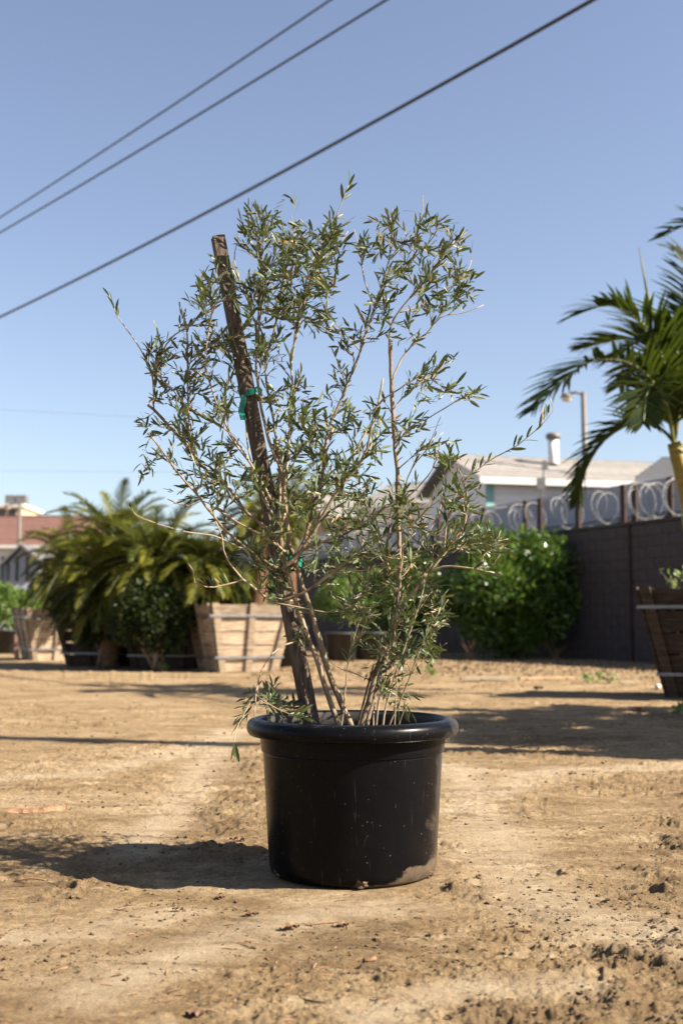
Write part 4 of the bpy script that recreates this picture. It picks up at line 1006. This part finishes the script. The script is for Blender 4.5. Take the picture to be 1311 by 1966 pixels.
# regions: cx, cy, rx, ry, tips, depth spread
REG = [(480,440,42,42,12,.10),(535,465,60,50,26,.16),(600,490,55,42,22,.16),(640,460,26,50,12,.1),(560,555,80,55,44,.18),(505,575,50,50,18,.14),(590,600,45,40,13,.14),(470,670,45,55,14,.14),(535,670,45,45,12,.14),
 (420,535,36,36,11,.1),(392,580,34,36,10,.12),(375,640,40,45,13,.14),(420,690,45,45,14,.15),(312,690,32,45,14,.1),(335,755,45,42,11,.12),(400,765,55,45,18,.16),(280,825,16,25,3,.05),(330,850,45,45,12,.14),(400,850,55,50,19,.18),(285,905,16,22,3,.05),(370,930,45,36,8,.15),(440,925,55,50,20,.18),
 (545,755,50,45,13,.16),(570,830,55,50,22,.2),(620,800,42,45,11,.18),(520,890,55,50,20,.2),(600,905,62,50,26,.22),(680,865,52,50,18,.2),(690,790,42,36,9,.16),(560,985,55,45,22,.2),(640,995,65,50,26,.22),(705,955,55,45,18,.2),
 (715,465,34,40,12,.12),(757,435,32,30,10,.1),(820,435,30,28,11,.1),(790,505,52,45,24,.16),(860,485,36,45,15,.14),(885,550,30,38,19,.12),(825,570,55,36,19,.16),(740,560,36,45,13,.14),(700,630,34,36,9,.12),(655,700,24,48,8,.1),(640,620,24,20,3,.1),(780,640,36,24,6,.12),(835,715,32,32,9,.1),(880,765,32,20,6,.1),(790,755,45,34,8,.14),(810,840,42,40,11,.14),(740,840,34,36,8,.16),
 (868,880,26,34,9,.1),(880,950,42,42,17,.14),(900,1030,52,36,26,.16),(955,1055,24,24,9,.12),(830,1020,36,36,12,.16),(780,960,46,46,14,.2),(740,1030,55,45,20,.2),(800,1090,36,34,12,.16),(700,1095,55,36,20,.2),(620,1075,46,36,14,.18),(755,1160,50,45,22,.18),(842,1170,22,32,13,.1),(805,1235,42,42,17,.14),(745,1275,40,50,15,.12),(700,1215,40,40,8,.1),(680,1170,36,36,14,.16),(765,1345,30,30,7,.06),
 (515,1070,34,45,18,.16),(525,1130,28,20,7,.12),(425,1020,24,22,4,.1),(545,1360,42,18,13,.06),(505,1320,26,30,7,.05),(575,1222,16,10,3,.04),(470,1365,16,12,2,.04),(450,1090,30,24,3,.1)]
tips = []
for (cx_, cy_, rx_, ry_, n_, zs) in REG:
    n_ = max(1, round(n_ * (1.3 if cy_ < 860 and cx_ > 690 else (2.1 if cy_ < 640 and cx_ > 450 else 1.75))))
    for i in range(n_):
        a = random.uniform(0, 6.283); r = math.sqrt(random.random()); x = cx_ + rx_ * r * math.cos(a); y = cy_ + ry_ * r * math.sin(a)
        tips.append(P(x, y, D0 + random.gauss(0, zs * 0.8)))
def best(tip):
    arr = NP - np.array(tip); dist = np.linalg.norm(arr, axis=1); dv = -arr / np.maximum(dist, 1e-6)[:, None]
    al = (dv * ND).sum(1)
    cost = dist + 0.12 * np.maximum(0, 0.45 - al) + 0.10 * np.maximum(0, NP[:, 2] - tip[2] + 0.0) * 1.0 + np.where(dist < 0.055, 0.3, 0)
    return int(np.argmin(cost)), dist
tips.sort(key=lambda t: min((t - nn[0]).length for nn in nodes[::3]))
NP = np.array([n[0] for n in nodes]); ND = np.array([n[1] for n in nodes])
last = len(nodes)
for k, tp_ in enumerate(tips):
    if len(nodes) > last and k % 6 == 0:
        NP = np.array([n[0] for n in nodes]); ND = np.array([n[1] for n in nodes]); last = len(nodes)
    i, dist = best(tp_); b0, d0, r0 = nodes[i]
    if dist[i] > 0.38: tp_ = b0 + (tp_ - b0) * 0.38 / dist[i]
    grow_twig(b0, d0, tp_, r0)
# leaves on the free ends of the drawn limbs
def leaf_run(pxs, z, n, up=0.2, size=1.0):
    pts = spline([P(x, y, D0 + z) for x, y in pxs], 0.01)
    for i in range(n):
        j = min(len(pts) - 2, int((i + 0.5) / n * (len(pts) - 1))); t = (pts[j + 1] - pts[j]).normalized(); out = rvec(); out = (out - t * out.dot(t)).normalized()
        d = (t * 0.9 + out * 0.7 + Vector((0, 0, up))).normalized(); add_leaf(pts[j], d, rvec(), size * random.uniform(0.03, 0.05))
leaf_run([(968, 868), (993, 854), (1034, 821), (1062, 778)], -.09, 13, 0.2)
leaf_run([(226, 607), (208, 563)], 0, 6, 0.3); leaf_run([(900, 912), (940, 885)], -.08, 5)
leaf_run([(262, 989), (247, 972)], -.2, 3, 0.2, 0.9); leaf_run([(440, 1122), (395, 1127)], -.15, 12, 1.4, 1.0)
leaf_run([(655, 388), (672, 352)], -.05, 9, 0.2); leaf_run([(895, 761), (924, 754)], -.1, 6)
leaf_run([(902, 1091), (950, 1101)], -.12, 8); leaf_run([(470, 1370), (452, 1400)], -.22, 5, -0.2, .8)
leaf_run([(450, 1425), (450, 1437)], -.26, 4, -1.5, 1.1); leaf_run([(556, 1371), (590, 1376)], -.22, 9, 0.3)
# few bare curling tendrils
for i in range(70):
    b0, d0, r0 = random.choice(nodes); p = Vector(b0); d = (d0 + rvec() * 0.8).normalized(); ax = rvec(); pts = []
    cv = random.uniform(0.05, 0.32)
    for j in range(9): pts.append(Vector(p)); p = p + d * random.uniform(.007, .012); d = (Matrix.Rotation(cv, 3, ax) @ d)
    TW.tube(pts, [0.0009 * (1 - 0.05 * j) for j in range(9)], 3)
TW.build('twigs', M['twig'], olive, True, 'stuff')
def leaf_geo(L_, W, curl):
    """folded, curling lance shape; local x along the leaf, z its upper side"""
    prof = ((0.0, 0.10), (0.14, 0.62), (0.38, 1.0), (0.68, 0.95), (0.90, 0.50), (1.0, 0.04)); V = []; F = []
    for f, w in prof:
        x = f * L_ * (1 - 0.12 * curl * curl * f); z = -curl * L_ * 0.35 * f * f
        V += [(x, -W * w / 2, z + W * 0.16 * w), (x, 0, z), (x, W * w / 2, z + W * 0.16 * w)]
    for i in range(5):
        a = 3 * i; F += [(a, a + 3, a + 4, a + 1), (a + 1, a + 4, a + 5, a + 2)]
    return V, F
order = sorted(range(len(LEAVES)), key=lambda i: -LEAVES[i][3] / max(0.5, LEAVES[i][0].y) ** 1.0 - (0.004 if LEAVES[i][0].y < D0 - 0.08 else 0))
single = set(order[:300])
variants = []
for k in range(8):
    V, F = leaf_geo(1.0, 0.15 + 0.01 * k, (-0.2, 0.0, 0.1, 0.2, 0.3, 0.4, 0.5, 0.15)[k]); mb = MB(); mb.add(V, F); variants.append(mb.mesh('leaf', M['leaf_obj'], True))
BL = MB(); T = []
for i, (p, d, nr_, L_, W, cu, tn) in enumerate(LEAVES):
    nr_ = nr_ - d * nr_.dot(d); nr_ = nr_.normalized() if nr_.length > 1e-3 else d.orthogonal().normalized()
    if nr_.z < -0.2 and random.random() < 0.75: nr_ = -nr_
    yv = nr_.cross(d); m3 = Matrix((d, yv, nr_)).transposed()
    if i in single:
        o = bpy.data.objects.new('leaf', random.choice(variants)); C.objects.link(o); o.parent = olive
        o.matrix_parent_inverse = world_of(olive).inverted(); m4 = m3.to_4x4(); m4.translation = p; o.matrix_basis = m4 @ Matrix.Diagonal((L_, L_, L_, 1))
    else:
        V, F = leaf_geo(L_, W, cu); BL.add([m3 @ Vector(v) + p for v in V], F); T += [tn] * len(V)
BL.tint = T; BL.build('leaves', M['leaf'], olive, True, 'stuff')
print('LEAVES', len(LEAVES), 'TIPS', len(tips))

# ------------------------------------------------------------------ things lying on the ground
random.seed(9)
def clod(mb, p, r):
    v = [Vector((1, 0, 0)), Vector((-.5, .87, 0)), Vector((-.5, -.87, 0)), Vector((.5, .5, .8)), Vector((-.6, 0, .75)), Vector((.3, -.6, .7)), Vector((0, 0, -.5))]
    a = random.uniform(0, 6.28); rm = Matrix.Rotation(a, 3, 'Z')
    V = [p + (rm @ Vector((q.x * r * random.uniform(.7, 1.4), q.y * r * random.uniform(.6, 1.1), q.z * r * random.uniform(.5, .9)))) for q in v]
    mb.add(V, [(0, 3, 5), (0, 1, 3), (1, 4, 3), (1, 2, 4), (2, 5, 4), (2, 0, 5), (3, 4, 5), (0, 6, 1), (1, 6, 2), (2, 6, 0)])
N = 48000
cand_inv = rng.uniform(1 / 12.0, 1 / 1.6, N); cy = 1 / cand_inv; cx = rng.uniform(-0.36, 0.36, N) * cy
hh, rg = relief(cx, cy); dens = np.clip(fbm(cx, cy, 0.5, 3, 91) * 2.2 + 0.12, 0.02, 0.8) * 0.30 + rg * 0.35
keep = rng.random(N) < dens
keep &= np.hypot(cx - POT.x, cy - POT.y) > 0.245
mb = MB()
for x, y, z in zip(cx[keep], cy[keep], hh[keep]):
    r = min(0.0075, 0.0013 + 0.0018 * random.expovariate(1.0)) * (0.75 + 0.14 * y); clod(mb, Vector((x, y, z)), r)
tag(mb.build('soil_clods', M['clod'], None, kind='stuff'), 'loose crumbs and clods of soil scattered over the dirt yard', 'soil clods')
mb = MB(); random.seed(15)
for i in range(900):
    y = 1 / random.uniform(1 / 8, 1 / 1.7); x = random.uniform(-.34, .34) * y; p = Vector((x, y, Hs(x, y) + 0.0015))
    if (p - POT).length < 0.27: continue
    a = random.uniform(0, 6.28); L_ = random.uniform(.006, .03) ; d = Vector((math.cos(a), math.sin(a), random.uniform(-.1, .25))) * L_
    mb.tube([p - d * .5, p + Vector((0, 0, .001)), p + d * .5], random.uniform(.0006, .0014), 3)
tag(mb.build('straw_debris', M['barkpiece'], None, kind='stuff'), 'tiny bits of straw and bark strewn over the dirt yard', 'debris')
def dry_leaf(px, py, s, label):
    g = G(px, py); z = Hs(g.x, g.y); V = []; F = []; a = random.uniform(-.6, .6); n = 8
    for i in range(n + 1):
        f = i / n; w = 0.30 * math.sin(math.pi * min(0.98, f + 0.03)) ** 0.7 * (1 + 0.25 * math.sin(i * 2.3)); zz = 0.10 * math.sin(f * 3.1) + 0.05 * math.sin(i * 1.9)
        s = s; V += [Vector((f - .5, -w, zz + 0.14 * abs(math.sin(i)))), Vector((f - .5, 0, zz)), Vector((f - .5, w, zz + 0.18 * abs(math.cos(i))))]
        if i: b = 3 * (i - 1); F += [(b, b + 3, b + 4, b + 1), (b + 1, b + 4, b + 5, b + 2)]
    m = Matrix.Rotation(a, 3, 'Z'); mb = MB(); mb.add([m @ (v * s * 0.72) for v in V], F); nn = len(mb.v)
    mb.add([Vector(v) - Vector((0, 0, 0.0012)) for v in mb.v[:nn]], [tuple(reversed(f)) for f in F])
    o = bpy.data.objects.new('dry_leaf', mb.mesh('dry_leaf', M['deadleaf'], True)); C.objects.link(o); o.location = g + Vector((0, 0, z + 0.003)); tag(o, label, 'leaf', 'dry leaves on the dirt')
for a in [(455, 1610, .07, 'crumpled brown leaf left of the pot, above its shadow'), (482, 1756, .05, 'curled pale leaf just below the left foot of the pot'),
          (558, 1782, .06, 'broken reddish leaf below the pot'), (655, 1775, .05, 'thin curled leaf right of the broken one below the pot'),
          (398, 1511, .045, 'small brown leaf on the dirt up left of the pot'), (375, 1955, .05, 'brown leaf at the bottom edge left of centre'),
          (1098, 1488, .05, 'dark upturned leaf on the dirt right of the pot'), (422, 1718, .035, 'greenish leaf left below the pot shadow'),
          (342, 1748, .04, 'dark curved leaf under the middle of the pot shadow'), (985, 1782, .03, 'scrap of leaf right of the pot foot')]: dry_leaf(*a)
def stick(pts, r, m, name, label, cat, grp=None):
    w = [G(x, y) for x, y in pts]; w = [p + Vector((0, 0, Hs(p.x, p.y) + r * 0.7)) for p in w]; sp_ = spline(w, 0.02)
    mb = MB(); mb.tube([p + rvec() * r * 0.3 for p in sp_], [r * random.uniform(.7, 1.1) for _ in sp_], 6); tag(mb.build(name, M[m], None, True), label, cat, grp)
stick([(565, 1922), (590, 1930), (624, 1936)], 0.003, 'darktwig', 'fallen_twig', 'dark crooked twig near the bottom centre of the dirt', 'twig', 'twigs on the dirt')
stick([(698, 1843), (711, 1841), (723, 1840)], 0.0055, 'barkpiece', 'fallen_twig', 'short thick brown stub below the right half of the pot', 'twig', 'twigs on the dirt')
stick([(1105, 1514), (1135, 1511), (1138, 1520)], 0.0022, 'darktwig', 'fallen_twig', 'thin bent twig on the dirt right of the pot', 'twig', 'twigs on the dirt')
stick([(28, 1691), (60, 1689), (88, 1690)], 0.0025, 'barkpiece', 'fallen_twig', 'straight thin straw under the tip of the pot shadow', 'twig', 'twigs on the dirt')
stick([(585, 1775), (625, 1770), (660, 1768), (668, 1780)], 0.002, 'barkpiece', 'fallen_twig', 'pale thin twig lying just below the pot', 'twig', 'twigs on the dirt')
# long bark slab at left edge
w = [G(x, y) for x, y in ((-30, 1566), (0, 1562), (40, 1561), (85, 1560), (128, 1556))]; mb = MB(); sp_ = spline(w, 0.015); V = []; F = []
for i, p in enumerate(sp_):
    hw = 0.028 * (1 - 0.6 * (i / len(sp_)) ** 3) * random.uniform(.75, 1.2); z = Hs(p.x, p.y); th = random.uniform(.012, .020)
    V += [p + Vector((0, -hw, z)), p + Vector((0, -hw * .6, z + th * .8)), p + Vector((0, 0, z + th)), p + Vector((0, hw * .7, z + th * .7)), p + Vector((0, hw, z))]
    if i: b = 5 * (i - 1); F += [(b + k, b + 5 + k, b + 6 + k, b + 1 + k) for k in range(4)]
mb.add(V, F); tag(mb.build('bark_slab', M['barkpiece']), 'long reddish slab of bark lying at the left edge of the dirt', 'bark')
def board(x0, x1, y, w_, th, m, label, rz=0.0):
    a, b = G(x0, y), G(x1, y + rz); c_ = (a + b) / 2; d = (b - a); mb = MB(); z = Hs(c_.x, c_.y)
    mb.box((c_.x, c_.y, z + th / 2 + 0.006), (d.length, w_, th), Matrix.Rotation(math.atan2(d.y, d.x), 4, 'Z')); tag(mb.build('wood_lath', M[m]), label, 'board', 'laths lying on the dirt')
board(892, 992, 1309, 0.07, 0.035, 'lath', 'whitish lath on the dirt in front of the green shrub')
board(996, 1100, 1306, 0.06, 0.028, 'lath_tan', 'tan lath continuing right of the whitish one', -2)
board(1190, 1218, 1314, 0.06, 0.02, 'lath', 'short pale wood scrap left of the dark box')
g = G(1030, 1323); mb = MB(); clod(mb, g + Vector((0, 0, 0.01)), 0.055); clod(mb, g + Vector((.05, 0, 0.01)), 0.035); tag(mb.build('dirt_lump', M['clod']), 'dark lump of dirt just below the pale laths', 'dirt lump')
g = G(1226, 1364); mb = MB(); V = []
for i in range(5):
    a = i * 1.4; mb.box(g + Vector((0.035 * math.cos(a) * i * .5, 0.02 * math.sin(a), 0.012 + 0.006 * i)), (0.09, 0.03, 0.003), (Matrix.Rotation(a, 4, 'Z') @ Matrix.Rotation(0.5 - .2 * i, 4, 'Y')))
tag(mb.build('orange_scrap', M['orange']), 'crumpled orange plastic scrap on the dirt near the dark box', 'plastic scrap')
g = G(1262, 1324); mb = MB(); mb.lathe([(0, 0), (.03, .0), (.035, .03), (.02, .05), (0, .052)], 10, g + Vector((0, 0, 0.005))); tag(mb.build('white_scrap', M['trim'], None, True), 'small crumpled white scrap at the foot of the dark box', 'litter')
# weeds
for i, (px, py, h_, lb) in enumerate(((1128, 1312, .12, 'tiny green weed right of the tan lath'), (1150, 1310, .16, 'tallest of the green weeds between lath and dark box'), (1168, 1313, .12, 'tiny green weed nearest the dark box'),
                          (828, 1300, .10, 'tiny weed on the dirt right of the olive stems'), (318, 1290, .10, 'small weed at the foot of the shaded boxes'), (1300, 1375, .08, 'low weeds in the shade at the right edge'))):
    g = G(px, py); r_ = empty('weed', g, lb, 'weed', 'green weeds on the dirt'); sprig(r_, g, 6, h_, 'shrub', 0.05, 0.05)
# dry grass stalks under the shrub
for px, lb in ((905, 'thin dry stalk at the left foot of the green shrub'), (1066, 'thin dry stalks at the right foot of the green shrub')):
    g = G(px, 1268); mb = MB()
    for i in range(6):
        e = g + Vector((random.uniform(-.25, .25), random.uniform(-.1, .1), random.uniform(.2, .45))); mb.tube([g + Vector((random.uniform(-.1, .1), 0, 0)), e], [0.006, 0.003], 4)
    tag(mb.build('dry_stalks', M['barkpiece']), lb, 'dry grass')
